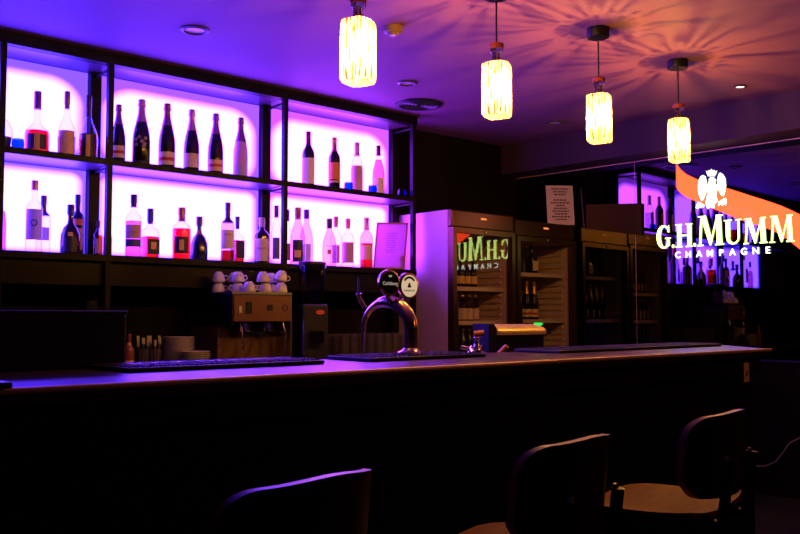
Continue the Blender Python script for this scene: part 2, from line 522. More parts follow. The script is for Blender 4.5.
BASE = 1.775
def letter(ch, px0, px1, h, base=BASE):
    u0 = mir(px0, 245)[0]; u1 = mir(px1, 245)[0]; W = u1 - u0
    mb = MB()
    def P(*pts): mb.prism([(u0 + x * W, base + z * h) for x, z in pts], -.005, -.002)
    sw = .17; tw = .09; se = .055
    if ch == 'H':
        for x in (.10, .70): P((x, 0), (x + .22, 0), (x + .22, 1), (x, 1))
        P((.25, .475), (.75, .475), (.75, .535), (.25, .535))
        for x in (0, .6):
            for z in (0, .96): P((x, z), (x + .38, z), (x + .38, z + .04), (x, z + .04))
    elif ch == 'M':
        P((.07, 0), (.13, 0), (.21, 1), (.14, 1))
        P((.14, 1), (.33, 1), (.55, .15), (.50, .01), (.46, .01))
        P((.46, .02), (.505, .02), (.78, 1), (.73, 1))
        P((.70, 1), (.87, 1), (.91, 0), (.72, 0))
        for x0, x1, z in ((.01, .22, 0), (.66, .97, 0), (.06, .28, .96), (.73, .93, .96)): P((x0, z), (x1, z), (x1, z + .04), (x0, z + .04))
    elif ch == 'U':
        P((.11, .30), (.33, .30), (.33, 1), (.11, 1))
        P((.77, .30), (.85, .30), (.85, 1), (.77, 1))
        pts_o = [(.485 + .365 * math.cos(a), .30 + .30 * math.sin(a)) for a in [PI + PI * k / 12 for k in range(13)]]
        pts_i = [(.54 + .23 * math.cos(a), .30 + .23 * math.sin(a)) for a in [PI + PI * k / 12 for k in range(13)]]
        for k in range(12): P(pts_o[k], pts_o[k + 1], pts_i[k + 1], pts_i[k])
        for x0, x1 in ((0, .44), (.66, .98)): P((x0, .96), (x1, .96), (x1, 1), (x0, 1))
    elif ch == 'G':
        N = 22
        for k in range(N):
            a0 = R(48) + R(282) * k / N; a1 = R(48) + R(282) * (k + 1) / N
            o = lambda a: (.50 + .50 * math.cos(a), .5 + .51 * math.sin(a))
            i = lambda a: (.55 + .27 * math.cos(a), .5 + .44 * math.sin(a))
            P(o(a0), o(a1), i(a1), i(a0))
        P((.74, .08), (.90, .10), (.90, .44), (.74, .44))
        P((.62, .41), (1.0, .41), (1.0, .45), (.62, .45))
        P((.78, .72), (.88, .68), (.88, 1.0), (.80, .9))
    elif ch == '.':
        P(*[(.5 + .5 * math.cos(a), .07 + .075 * math.sin(a)) for a in [2 * PI * k / 10 for k in range(10)]])
    mb.obj('letter' if ch != '.' else 'full_stop', sign_letter, sign)
for ch, a, b, h, bz in (('G', 657, 671, .178, 1.782), ('.', 672.2, 674.4, .178, 1.782), ('H', 676, 693, .178, 1.782), ('.', 693.8, 696, .178, 1.782),
                    ('M', 697.5, 725, .225, 1.782), ('U', 724.5, 742.5, .182, 1.780), ('M', 743.5, 768.5, .186, 1.776), ('M', 769.5, 795.5, .19, 1.774)):
    letter(ch, a, b, h, bz)
ua = mir(678, 250)[0]; ub = mir(768, 250)[0]
for i, ch in enumerate('CHAMPAGNE'):
    text_part(ch, .068, sign_white, sign, T(ua + (ub - ua) * i / 8, -.005, 1.722), 'small_letter', ext=.0015, off=.0008)
# eagle with crown
em = MB()
def EP(pts, d): em.prism([q_(*p) for p in pts][::-1], -.004 - d, -.002)
EP([(248, 86), (234, 94), (224, 114), (219, 140), (219, 178), (226, 208), (238, 234), (248, 228), (260, 200), (268, 168), (270, 150), (266, 120), (260, 96)], 0)
EP([(344, 72), (360, 82), (372, 104), (377, 140), (374, 176), (364, 208), (350, 200), (338, 178), (330, 150), (328, 120), (334, 88)], 0)
EP([(282, 106), (292, 99), (306, 99), (316, 108), (322, 116), (314, 122), (318, 136), (336, 160), (328, 166), (322, 200), (330, 236), (314, 250), (310, 276), (290, 268), (272, 280), (262, 244), (272, 200), (272, 168), (262, 160), (280, 134)], .001)
EP([(264, 60), (272, 72), (280, 58), (288, 70), (294, 50), (301, 70), (310, 57), (317, 71), (326, 60), (318, 84), (272, 84)], .001)
EP([(274, 88), (316, 88), (315, 92), (275, 92)], .001)
EP([(206, 274), (210, 254), (220, 240), (236, 246), (254, 258), (250, 272), (240, 262), (236, 276), (226, 266), (218, 280)], .001)
EP([(336, 240), (358, 226), (376, 216), (382, 234), (376, 260), (366, 248), (358, 262), (346, 252), (334, 264)], .001)
em.obj('eagle_emblem', sign_white, sign)

# brown board on the mirror above the reflected fridges
a = mir(588, 229); b = mir(642, 235.5); c = mir(642, 203.5); d = mir(588, 205)
bo = MB().prism([a, b, c, d], -.028, .003).obj('mounted_board', card_brown)
bo.location = MP; bo.rotation_euler = (0, 0, -PI / 2 + MD)
tag(bo, 'plain brown rectangular board fixed on the mirror above the fridge reflections', 'board')

# ------------------------------------------------------------------ back-lit bottle rack
ZB, ZM, ZT = 1.598, 2.145, 2.69            # top faces of bottom and middle shelf; underside of the top board
YF, YR = 4.80, 5.09
FX = [on_y(3, 60, YF).x, on_y(108.5, 190, YF).x, on_y(284.5, 190, YF).x, on_y(413, 190, YF).x]           # front posts
RXs = [1.46, on_y(91, 170, YR).x, on_y(262, 170, YR).x, on_y(391, 170, YR).x]            # rear posts
XL = .10
rack = thing('back_bar_rack', 'tall black metal rack with violet back-lit bottle shelves on the back wall', 'shelf unit')
for x in FX:
    MB().box(x - .016, x + .016, YF - .016, YF + .016, .925, CEIL - .005).obj('front_post', rack_metal, rack)
for x in RXs[1:]:
    MB().box(x - .035, x + .03, YR - .06, YR + .02, .925, CEIL - .005).obj('rear_post', rack_metal, rack)
MB().box(XL, FX[3] + .018, YF - .03, YF + .03, ZT, CEIL - .004).obj('top_beam', rack_metal, rack)
MB().box(XL, FX[3] + .018, YF + .03, YB - .004, ZT + .01, ZT + .03).obj('top_board', shelf_board, rack)
MB().box(XL, FX[3] + .018, YF - .012, YB - .004, ZM - .032, ZM).obj('shelf_board', shelf_board, rack)
MB().box(XL, FX[3] + .018, YF - .012, YB - .004, ZB - .032, ZB).obj('shelf_board', shelf_board, rack)
for z in (ZM, ZB):
    MB().box(XL, FX[3] + .018, YF - .020, YF - .012, z - .034, z + .002).obj('shelf_edge', rack_metal, rack)
MB().box(XL, FX[3] - .1, YF + .02, YF + .05, ZB - .17, ZB - .032).obj('lower_fascia', rack_metal, rack)
for x in FX[1:]:
    for z in (ZT - .02, ZM - .045, ZB - .05):
        MB().tube([(x, YF, z), (x + (.02), YR, z)], .009, 6).obj('cross_brace', rack_metal, rack)
MB().box(XL, .94, YR, YR + .02, ZB, ZT).obj('back_board', shelf_board, rack)
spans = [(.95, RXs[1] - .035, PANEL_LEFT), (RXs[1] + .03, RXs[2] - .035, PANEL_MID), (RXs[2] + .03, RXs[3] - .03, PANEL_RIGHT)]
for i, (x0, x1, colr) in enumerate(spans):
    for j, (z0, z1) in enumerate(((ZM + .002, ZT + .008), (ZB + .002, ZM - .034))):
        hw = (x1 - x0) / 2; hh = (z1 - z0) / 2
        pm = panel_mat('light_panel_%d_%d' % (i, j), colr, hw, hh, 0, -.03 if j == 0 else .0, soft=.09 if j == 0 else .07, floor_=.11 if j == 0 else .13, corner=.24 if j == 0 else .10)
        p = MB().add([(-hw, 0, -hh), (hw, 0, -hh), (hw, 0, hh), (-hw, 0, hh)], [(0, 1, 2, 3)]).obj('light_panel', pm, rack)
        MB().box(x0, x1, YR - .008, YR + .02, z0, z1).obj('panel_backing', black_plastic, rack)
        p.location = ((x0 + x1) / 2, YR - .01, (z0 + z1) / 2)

# ------------------------------------------------------------------ bottles
PROF = {
 'champagne': [(.9, 0), (1, .02), (1, .36), (.96, .46), (.80, .58), (.55, .69), (.38, .79), (.33, .885), (.41, .90), (.41, .935), (.34, .945), (.38, .96), (.36, .99), (.28, 1)],
 'wine': [(.92, 0), (1, .015), (1, .58), (.95, .64), (.70, .70), (.42, .755), (.36, .80), (.35, .95), (.37, .955), (.37, .99), (.34, 1)],
 'burgundy': [(.92, 0), (1, .02), (1, .42), (.9, .52), (.62, .66), (.40, .76), (.33, .84), (.33, .98), (.3, 1)],
 'spirit': [(.92, 0), (1, .015), (1, .58), (.96, .63), (.72, .69), (.42, .725), (.34, .76), (.33, .86), (.37, .865), (.37, .985), (.34, 1)],
 'cognac': [(.90, 0), (1, .03), (1.04, .30), (.98, .40), (.75, .50), (.42, .60), (.28, .70), (.26, .80), (.30, .81), (.30, .985), (.28, 1)],
 'square': [(.95, 0), (1, .02), (1, .52), (.93, .58), (.5, .64), (.32, .68), (.30, .74), (.37, .745), (.37, .985), (.34, 1)],
 'decanter': [(.80, 0), (1, .06), (1.03, .22), (.98, .40), (.72, .54), (.36, .62), (.27, .70), (.27, .80), (.34, .81), (.34, .985), (.30, 1)],
 'slim': [(.92, 0), (1, .015), (1, .52), (.90, .60), (.55, .70), (.36, .78), (.31, .84), (.31, .98), (.28, 1)],
 'squat': [(.96, 0), (1, .03), (1, .30), (.94, .37), (.62, .43), (.32, .50), (.22, .60), (.22, .70), (.27, .71), (.27, .985), (.25, 1)],
 'bell': [(.92, 0), (1, .02), (1.0, .40), (.97, .50), (.80, .62), (.52, .72), (.38, .78), (.36, .86), (.38, .865), (.38, .985), (.34, 1)],
 'beer': [(.92, 0), (1, .02), (1, .50), (.9, .60), (.5, .74), (.38, .82), (.36, .93), (.42, .935), (.42, .99), (.38, 1)],
}
def rad(prof, t):
    for (r0, z0), (r1, z1) in zip(prof, prof[1:]):
        if z0 <= t <= z1 and z1 > z0: return r0 + (r1 - r0) * (t - z0) / (z1 - z0)
    return prof[-1][0]
def bottle(name, label, cat, loc, H, Rr, kind, body=None, liquid=None, fill=.5, cap=None, cap0=.80, labels=(), group=None, face=None, text=None):
    """labels: (z0, z1, halfangle_deg, material)"""
    t = thing(name, label, cat, loc, 0, group)
    pr = PROF[kind]; n = 20
    sqf = .85 if kind == 'square' else 0
    sq = [sqf if r > .9 else 0 for r, z in pr]
    MB().lathe([(r * Rr, z * H) for r, z in pr], n, sq=sq).obj('bottle_glass', body or g_clear, t)
    if liquid:
        q = [(r * Rr * .93, max(z, .012) * H) for r, z in pr if z < fill] + [(rad(pr, fill) * Rr * .93, fill * H)]
        s2 = [sqf if r > .9 * Rr * .93 else 0 for r, z in q]
        MB().lathe(q, n, sq=s2).obj('liquid', liquid, t)
    if cap:
        q = [(rad(pr, cap0) * Rr * 1.06 + .0006, cap0 * H)] + [(r * Rr * 1.06 + .0006, z * H) for r, z in pr if z > cap0 + .01]
        q[-1] = (q[-1][0], H * 1.003)
        MB().lathe(q, 14).obj('cap', cap, t)
    if face is None: face = math.atan2(-loc[1], -loc[0])
    for li, (z0, z1, ha, m) in enumerate(labels):
        r0 = rad(pr, z0) * Rr * 1.012 + .0005 + li * .0009; r1 = rad(pr, z1) * Rr * 1.012 + .0005 + li * .0009
        if kind == 'square': # flat label on the front face
            rr = Rr * 1.012
            hx = rr * (.8 if li == 0 else .35)
            MB().box(-hx, hx, -rr - .001 - li * .0009, -rr - li * .0009, z0 * H, z1 * H).obj('label', m, t)
        else:
            MB().arcband(r0, z0 * H, z1 * H, face - R(ha), face + R(ha), 10, .0006, rt=r1).obj('label', m, t)
    if text:
        s, zt, sz, tm = text
        rr = rad(pr, zt) * Rr * 1.02 + .0022
        fa = face if kind != 'square' else -PI / 2
        text_part(s, sz, tm, t, RZ(fa + PI / 2) @ T(0, -rr, zt * H), 'lettering', ext=.0003)
    return t
def shelf_bottle(px, top, zs, y, wpx, *a, **k):
    p = on_y(px, top, y)
    dist = (p - EYE).dot(ray(400, 267))
    H = p.z - zs
    Rr = wpx / 2 / FPX * dist
    return (p.x, y, zs + .001), H, Rr
def B(px, top, zs, wpx, kind, name, label, cat='bottle', y=4.93, **k):
    loc, H, Rr = shelf_bottle(px, top, zs, y, wpx)
    return bottle(name, label, cat, loc, H, Rr, kind, **k)

# upper shelf, left bay
B(1, 98, ZM, 24, 'decanter', 'liqueur_bottle', 'clear round bottle with violet cap at the far left end of upper shelf', labels=[(.02, .24, 60, lab_slate)], cap=foil_purple)
B(38, 92, ZM, 24, 'squat', 'cognac_bottle', 'cognac bottle with red liquid and black gold label, beside blue tea light glass', liquid=g_red, fill=.37, cap=foil_purple, cap0=.72, labels=[(.06, .30, 45, lab_black), (.05, .31, 12, lab_gold)])
B(67.5, 92, ZM, 17, 'cognac', 'cognac_bottle', 'slim-necked cognac bottle with square gold label, middle of the left bay upper shelf', liquid=g_deep, fill=.32, cap=foil_purple, cap0=.74, labels=[(.04, .40, 58, lab_gold), (.06, .36, 22, lab_tan)])
B(89, 96, ZM, 18, 'cognac', 'cognac_bottle', 'cognac bottle with dark neck foil directly left of the rack post', liquid=g_red, fill=.40, cap=foil_dark, cap0=.68, labels=[(.04, .40, 40, lab_black), (.04, .38, 12, lab_gold)])
# champagnes
champ = [(119, 105, 14, 'champagne bottle with orange-striped label, leftmost in the middle bay', foil_purple, [(.10, .30, 55, lab_cream), (.17, .22, 50, lab_red)]),
         (142, 100, 17.5, 'tall champagne bottle with pale flower painting, second from left in middle bay', foil_pink, [(.02, .08, 50, lab_black)]),
         (167.5, 104, 16.5, 'champagne bottle with cream label and orange ribbon, right of the flower painted bottle', foil_purple, [(.07, .26, 60, lab_cream), (.13, .18, 56, lab_red)]),
         (192, 110, 15.5, 'champagne bottle with pale shield label between two ribbon-labelled champagne bottles', foil_pink, [(.08, .30, 60, lab_cream)]),
         (216, 114, 15.5, 'champagne bottle with orange label, directly left of the pink champagne bottle', foil_purple, [(.07, .25, 60, lab_tan), (.14, .18, 56, lab_red)])]
for px, tp, wd, lb, fo, labs in champ:
    t = B(px, tp, ZM, wd, 'champagne', 'champagne_bottle', lb, body=dark_glass, cap=fo, cap0=.66, labels=labs, group='champagne bottles on the upper shelf')
    if px == 142:
        mb = MB(); rr = wd / 2 / FPX * 5.2 * 1.02
        fa = math.atan2(-t.location.y, -t.location.x)
        for (da, z) in ((-30, .13), (5, .15), (28, .17), (-12, .175), (15, .12), (-35, .16), (22, .135)):
            for k in range(5):
                M = RZ(fa + R(da)) @ T(rr, 0, z) @ RX(k * 2 * PI / 5) @ T(0, 0, .007)
                mb.add([(0, 0, -.006), (.0008, .004, 0), (.0004, 0, .006), (.0008, -.004, 0)], [(0, 1, 2, 3)], M=M)
        mb.obj('painted_flowers', foil_white, t)
t = B(241, 118, ZM, 14.5, 'champagne', 'champagne_bottle', 'pink decorated champagne bottle at right end of the middle bay', body=pink_shell, cap=foil_purple, cap0=.60, labels=[(.05, .22, 40, lab_lilac)], group='champagne bottles on the upper shelf')
# right bay upper
B(308.5, 132, ZM, 12.5, 'wine', 'wine_bottle', 'dark red wine bottle with tall cream label, leftmost in the right bay', body=dark_glass, cap=foil_dark, cap0=.74, labels=[(.06, .52, 70, lab_cream)])
B(334.5, 138, ZM, 12, 'wine', 'wine_bottle', 'dark wine bottle with orange label, second in the right bay', body=dark_glass, cap=foil_copper, cap0=.74, labels=[(.20, .52, 70, lab_orange), (.14, .18, 70, lab_tan)])
B(357, 143, ZM, 12.5, 'bell', 'wine_bottle', 'clear bottle with pink patterned label between dark and rose wine bottles', cap=foil_pink, cap0=.74, liquid=g_smoke, fill=.5, labels=[(.05, .54, 60, lab_pink)])
B(378.5, 146, ZM, 12.5, 'burgundy', 'wine_bottle', 'rose wine bottle with black cap and cream label, right of the clear bottle', liquid=g_rose, fill=.72, cap=foil_dark, cap0=.80, labels=[(.04, .36, 50, lab_cream)])
def votive(px, py, zs, y, lb):
    p = on_y(px, py, y)
    o = MB().lathe([(.026, 0), (.030, .004), (.033, .03), (.029, .058), (.026, .058), (.030, .03), (.027, .007), (.0, .006)], 16, closed=False).obj('tealight_glass', g_blue)
    o.location = (p.x, y, zs + .001)
    return tag(o, lb, 'candle holder', 'blue tea light glasses on the upper shelf')
votive(18, 140, ZM, 4.85, 'small blue tea light glass left of the cognac bottles')
votive(348.5, 184, ZM, 4.85, 'small blue tea light glass left of the clear pink-labelled bottle')
votive(372.5, 187, ZM, 4.85, 'small blue tea light glass in front of the rose wine bottle')
votive(402, 190, ZM, 4.86, 'small blue tea light glass alone at the dark right end of upper shelf')

# lower shelf
B(1, 190, ZB, 12, 'bell', 'liqueur_bottle', 'red bottle cut off by the left picture edge on the lower shelf', liquid=g_rose, fill=.66, cap=foil_navy, cap0=.80)
t = B(35, 181, ZB, 16, 'spirit', 'vodka_bottle', 'tall clear bottle with large pale lilac label and round emblem', labels=[(.18, .60, 62, lab_lilac)], cap=foil_pink, cap0=.87)
MB().torus(.016, .003, 16, 5, M=RZ(math.atan2(-t.location.y, -t.location.x)) @ T(.0495, 0, .165) @ RY(PI / 2)).obj('emblem', lab_slate, t)
B(44, 196, ZB, 14, 'spirit', 'gin_bottle', 'short clear bottle with navy cap behind the tall clear bottle', y=5.03, labels=[(.24, .46, 50, lab_lilac)], cap=foil_navy, cap0=.66)
t = B(71, 205, ZB, 19, 'decanter', 'rum_bottle', 'dark faceted round bottle with gold label in the left bay lower shelf', body=dark_glass, cap=foil_navy, cap0=.78, labels=[(.06, .34, 40, lab_black), (.36, .44, 14, lab_gold)])
B(78, 195, ZB, 13, 'spirit', 'whisky_bottle', 'dark bottle with orange band behind the faceted round bottle', y=5.03, body=navy_glass, cap=foil_navy, cap0=.78, labels=[(.50, .60, 60, lab_orange), (.1, .45, 45, lab_tan)])
B(98.5, 221, ZB, 9, 'spirit', 'whisky_bottle', 'small bottle of red liquor between the rear and front rack posts', y=4.98, liquid=g_red, fill=.6, labels=[(.10, .5, 30, lab_tan)], cap=foil_dark, cap0=.8)
B(108, 224, ZB, 9, 'spirit', 'whisky_bottle', 'small red bottle half hidden behind the front rack post', y=4.96, liquid=g_red, fill=.6, labels=[(.10, .5, 30, lab_tan)], cap=foil_purple, cap0=.8)
B(134, 195, ZB, 16, 'spirit', 'whisky_bottle', 'tall whisky bottle with rose liquid and tan over slate label', liquid=g_rose, fill=.58, cap=foil_navy, cap0=.80, labels=[(.30, .52, 60, lab_tan), (.17, .29, 60, lab_slate)], text=('SINGLE MALT', .40, .008, ink))
B(150.5, 209, ZB, 16, 'square', 'whisky_bottle', 'square red whisky bottle with black gold label, right of the tall whisky bottle', y=5.02, liquid=g_red, fill=.45, cap=foil_navy, cap0=.70, labels=[(.10, .40, 40, lab_black), (.20, .34, 20, lab_gold)])
B(182, 208, ZB, 18.5, 'spirit', 'bourbon_bottle', 'bourbon bottle with bright red liquid and black label with gold script', liquid=g_red, fill=.60, cap=foil_copper, cap0=.74, labels=[(.12, .44, 45, lab_black), (.18, .38, 14, lab_gold)])
B(199.5, 217, ZB, 17, 'decanter', 'liqueur_bottle', 'dark blue round decanter bottle leaning against the bourbon bottle', y=4.98, body=navy_glass, cap=foil_navy, cap0=.78, labels=[(.60, .70, 40, foil_copper)])
B(228, 203, ZB, 13.5, 'spirit', 'irish_whiskey_bottle', 'tall lilac-tinted whiskey bottle with large cream label and dark cap', body=g_smoke, liquid=g_deep, fill=.2, cap=foil_dark, cap0=.66, labels=[(.22, .54, 62, lab_cream)], text=('JAMESON', .46, .012, ink))
B(237.5, 217, ZB, 12, 'square', 'whisky_bottle', 'small square whisky bottle with black label, behind the tall whiskey bottle', y=5.03, liquid=g_deep, fill=.5, cap=foil_dark, cap0=.74, labels=[(.12, .48, 40, lab_black)])
t = B(262, 218, ZB, 15.5, 'spirit', 'scotch_bottle', 'dark scotch bottle with pale cap and cream script label, left of the middle post', body=dark_glass, cap=foil_white, cap0=.80, labels=[(.06, .54, 56, lab_cream)], text=("Ballantine's", .33, .013, ink))
B(276.5, 206, ZB, 11, 'bell', 'rum_bottle', 'clear bottle with dark label behind the middle rack post', y=4.99, cap=foil_navy, cap0=.8, labels=[(.1, .46, 40, lab_slate)])
B(287.5, 210, ZB, 9.5, 'bell', 'rum_bottle', 'clear bottle hidden by the middle rack post, left of tall vermouth bottle', y=5.025, cap=foil_navy, cap0=.8, labels=[(.1, .40, 40, lab_tan)])
B(298, 208, ZB, 15.5, 'bell', 'vermouth_bottle', 'tall lilac vermouth bottle with black and gold label and red cap', body=g_smoke, cap=foil_copper, cap0=.80, labels=[(.06, .44, 40, lab_black), (.14, .26, 24, lab_gold)])
B(306.5, 210, ZB, 14, 'bell', 'vermouth_bottle', 'pale bottle with navy cap behind the tall vermouth bottle', y=5.03, body=g_smoke, cap=foil_navy, cap0=.84, labels=[(.10, .40, 40, lab_lilac)])
B(329.5, 219, ZB, 14, 'bell', 'coconut_rum_bottle', 'frosted white bottle with small orange sun mark on its front', body=glass('frosted_white', (.72, .66, .78), (.5, .45, .6), rough=.4), cap=foil_dark, cap0=.80, labels=[(.26, .36, 16, lab_orange)], text=('MALIBU', .43, .014, lab_slate))
B(336, 217, ZB, 11.5, 'spirit', 'schnapps_bottle', 'clear bottle with copper cap behind the frosted white bottle', y=5.03, cap=foil_copper, cap0=.80, labels=[(.1, .45, 40, lab_tan)])
B(348, 219, ZB, 12.5, 'spirit', 'gin_bottle', 'clear bottle with pink arched label right of the frosted white bottle', cap=foil_pink, cap0=.80, labels=[(.10, .52, 60, lab_pink)])
B(366.5, 218, ZB, 13, 'wine', 'port_bottle', 'wine shaped bottle with brown liquid, rightmost before the framed menu', body=g_smoke, liquid=g_deep, fill=.5, cap=foil_pink, cap0=.76, labels=[(.18, .46, 60, lab_tan)])

# framed menu leaning at the right end of the lower shelf
fc = on_y(389, 262, 4.90)
fm = thing('framed_menu', 'framed printed menu standing on the right end of the lower shelf', 'menu', (fc.x - .03, 4.87, ZB + .0045), R(-36))
LN = RX(R(-9)) 
ML = Matrix.Identity(4) @ Matrix([[1, 0, .10, 0], [0, 1, 0, 0], [0, 0, 1, 0], [0, 0, 0, 1]]) @ LN
MB().box(-.108, .108, 0, .006, .012, .345, M=ML).obj('printed_sheet', sheet_mat, fm)
fb = MB()
for x0, x1, z0, z1 in ((-.118, -.106, 0, .355), (.106, .118, 0, .355), (-.106, .106, 0, .012), (-.106, .106, .343, .355)):
    fb.box(x0, x1, -.006, .010, z0, z1, M=ML)
fb.obj('frame', pbr('frame_wood', (0.5, 0.16, 0.14), .5), fm)
tb = MB()
for k in range(9):
    wl = random.uniform(.03, .055); tb.box(-wl, wl, -.0006, 0, .27 - k * .018, .275 - k * .018, M=ML)
tb.obj('printed_lines', pbr('pink_ink', (.35, .12, .3), .8), fm)
MB().box(.085, .115, .02, .10, 0, .10, M=RX(0)).obj('easel_foot', cork, fm)

# ------------------------------------------------------------------ back counter with the coffee things
bc = thing('back_counter', 'low dark back counter under the bottle rack', 'counter')
ZC = .92
MB().box(-1.2, 4.52, 4.42, YB - .005, ZC - .04, ZC, bevel=.004).obj('worktop', pbr('back_worktop', (.03, .02, .02), .4), bc)
MB().box(-1.2, 4.52, 4.47, YB - .005, 0, ZC - .04).obj('cabinet_body', counter_front_mat, bc)

EX0, EX1 = on_y(233, 300, 4.5).x, on_y(291, 300, 4.5).x
em_ = thing('espresso_machine', 'stainless espresso machine with cups on top, standing on the back counter', 'coffee machine', ((EX0 + EX1) / 2, 4.5, ZC))
hw = (EX1 - EX0) / 2
MB().box(-hw, hw, 0, .42, .30, .462, bevel=.006).obj('upper_housing', dark_steel, em_)
MB().box(-hw + .006, hw - .006, -.006, .002, .305, .455).obj('control_panel', pbr('copper_lit_steel', (.34, .17, .11), .33, .7), em_)
MB().box(-hw, hw, .17, .50, .0, .30).obj('lower_housing', pbr('splash_steel', (.20, .10, .06), .4, .4), em_)
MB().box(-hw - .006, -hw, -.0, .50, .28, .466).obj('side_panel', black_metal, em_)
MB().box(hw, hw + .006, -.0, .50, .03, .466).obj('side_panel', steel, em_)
MB().box(-hw - .01, hw + .01, -.04, .45, .0, .055, bevel=.005).obj('drip_tray', dark_steel, em_)
mb = MB()
for k in range(10): mb.box(-hw + .02, hw - .02, -.03 + k * .018, -.022 + k * .018, .056, .060)
mb.obj('drip_grate', steel, em_)
MB().box(-hw - .006, hw + .006, .0, .46, .466, .480).obj('cup_tray', steel, em_)
gr = MB()
for sx in (-.35,.45):
    g = MB().lathe([(.034, 0), (.036, .01), (.036, .05), (.03, .055)], 18, M=T(sx * hw, .09, .245)).obj('group_head', chrome, em_)
    MB().tube([(sx * hw, .09, .238), (sx * hw, -.01, .235), (sx * hw, -.10, .225)], [.012, .011, .014], 10).obj('portafilter_handle', black_plastic, g)
MB().tube([(-hw * .72, .02, .30), (-hw * .72, -.01, .26), (-hw * .70, -.02, .12)], .004, 8).obj('steam_wand', chrome, em_)
MB().tube([(hw * .78, .02, .30), (hw * .8, -.01, .22), (hw * .7, -.02, .11)], .004, 8).obj('steam_wand', chrome, em_)
MB().box(-hw + .035, -hw + .055, -.012, -.005, .355, .395).obj('power_switch', cream, em_)
MB().box(-hw + .085, -hw + .125, -.012, -.005, .35, .42).obj('button_pad', black_plastic, em_)
MB().box(.03, .065, -.012, -.005, .37, .405).obj('brew_button', black_plastic, em_)
MB().torus(.017, .003, 20, 6, M=T(hw - .05, -.008, .385) @ RX(PI / 2)).obj('pressure_gauge', chrome, em_)

def make_cup(label, loc, rz, group, s=1.0):
    t = thing('coffee_cup', label, 'cup', loc, rz, group)
    # upside down cup resting on its rim
    pr = [(.040, 0), (.040, .012), (.036, .036), (.026, .054), (.020, .058), (.019, .063), (.0165, .063), (.0165, .058), (.0, .057)]
    MB().lathe([(r * s, z * s) for r, z in pr], 20, closed=False).obj('cup_body', china, t)
    MB().torus(.014 * s, .0035 * s, 14, 6, M=T(.043 * s, 0, .026 * s) @ RX(PI / 2)).obj('handle', china, t)
    return t
tray_z = ZC + .481
yc = 4.5
cup = make_cup('white cup upside down on the espresso machine, second from right in front row', (0, 0, 0), 0, 'upside down cups on the espresso machine')
cups = [  # px, y offset, level, label, rot
 (249, .05, 0, 'large white cup upside down at the front left of the espresso machine top'),
 (265.5, .05, 0, 'white cup upside down on the machine, middle of the front row'),
 (284, .05, 0, 'white cup upside down on the machine, right end of front row'),
 (263, .05, 1, 'white cup stacked on the middle front cup of the espresso machine'),
 (281, .06, 1, 'white cup tilted on top of the right front cup'),
 (238, .145, 1, 'white cup on the second layer behind the large front cup'),
 (238, .145, 0, 'white cup under the second-layer cup, behind the large front cup'),
 (234, .235, 1, 'white cup second from left in the rear row on the machine'),
 (234, .235, 0, 'white cup below the second from left rear cup'),
 (216, .235, 1, 'white cup leftmost in the rear row on the machine'),
 (216, .235, 0, 'white cup below the leftmost rear cup'),
 (275, .16, 0, 'white cup behind the gap between middle and right front cups'),
 (275, .16, 1, 'white cup stacked behind the right front stack on the machine')]
for i, (px, dy, lv, lb) in enumerate(cups):
    y = yc + dy
    x = on_y(px, 285, y).x
    x = min(max(x, EX0 + .04), EX1 - .04)
    z = tray_z + lv * .0625
    if i == 0: t = cup; t.location = (x, y, z); t.rotation_euler = (0, 0, R(-10)); t['label'] = lb
    else: t = dup(cup, (x, y, z), R(random.choice((-15, -30, -5, 170))), lb)
    if 'tilted' in lb: t.rotation_euler = (R(0), R(14), R(-20)); t.location.z += .012

# grinder
gx = on_y(312, 300, 4.56).x
gd = thing('coffee_grinder', 'black coffee grinder with tall clear bean hopper right of espresso machine', 'coffee grinder', (gx, 4.56, ZC), R(-20))
MB().box(-.085, .085, -.08, .12, 0, .41, bevel=.012).obj('grinder_body', black_plastic, gd)
MB().lathe([(.05, .41), (.055, .43), (.085, .50), (.088, .655), (.085, .665)], 24).obj('bean_hopper', g_hopper, gd)
MB().lathe([(.089, .665), (.089, .68), (.06, .685)], 24).obj('hopper_lid', black_plastic, gd)
MB().lathe([(.045, .0), (.045, .07), (.035, .075)], 18, M=T(0, -.115, .17)).obj('dosing_chamber', g_hopper, gd)
MB().box(-.05, .05, -.15, -.07, .0, .03, bevel=.004).obj('base_tray', steel, gd)
o = MB().lathe([(.0, 0), (1, 0), (1, .1), (.0, .1)], 20, M=T(.03, -.082, .36) @ RX(PI / 2) @ Matrix.Diagonal((.028, .014, .03, 1)), closed=False).obj('badge', pbr('badge_red', (.8, .12, .05), .4), gd)
MB().box(-.085, -.075, -.083, -.079, .06, .38).obj('chrome_strip', chrome, gd)

# plates
def plate_mb(rp):
    return MB().lathe([(0, .004), (rp * .55, .0), (rp * .6, .004), (rp, .016), (rp, .018), (rp * .6, .007), (0, .007)], 28, closed=False)
def stack(px, y, rp, n, where, grp, z0=ZC):
    x = on_y(px, 350, y).x
    src = None
    for k in range(n):
        ORD = ['first', 'second', 'third', 'fourth', 'fifth', 'sixth', 'seventh', 'eighth', 'ninth', 'tenth', 'eleventh', 'twelfth', 'thirteenth', 'fourteenth', 'fifteenth', 'sixteenth', 'seventeenth', 'eighteenth']
        lb = 'white plate, %s from the top %s' % (ORD[n - 1 - k], where)
        if src is None:
            o = plate_mb(rp).obj('plate', china); src = o
        else:
            o = src.copy(); COL.objects.link(o)
        o.location = (x + random.uniform(-.001, .001), y, z0 + .001 + k * .0115)
        tag(o, lb, 'plate', grp)
stack(178.5, 4.70, .093, 18, 'in the tall plate stack', 'plates in the tall stack')
stack(195.5, 4.46 + .09, .085, 11, 'in the short plate stack', 'plates in the short stack')
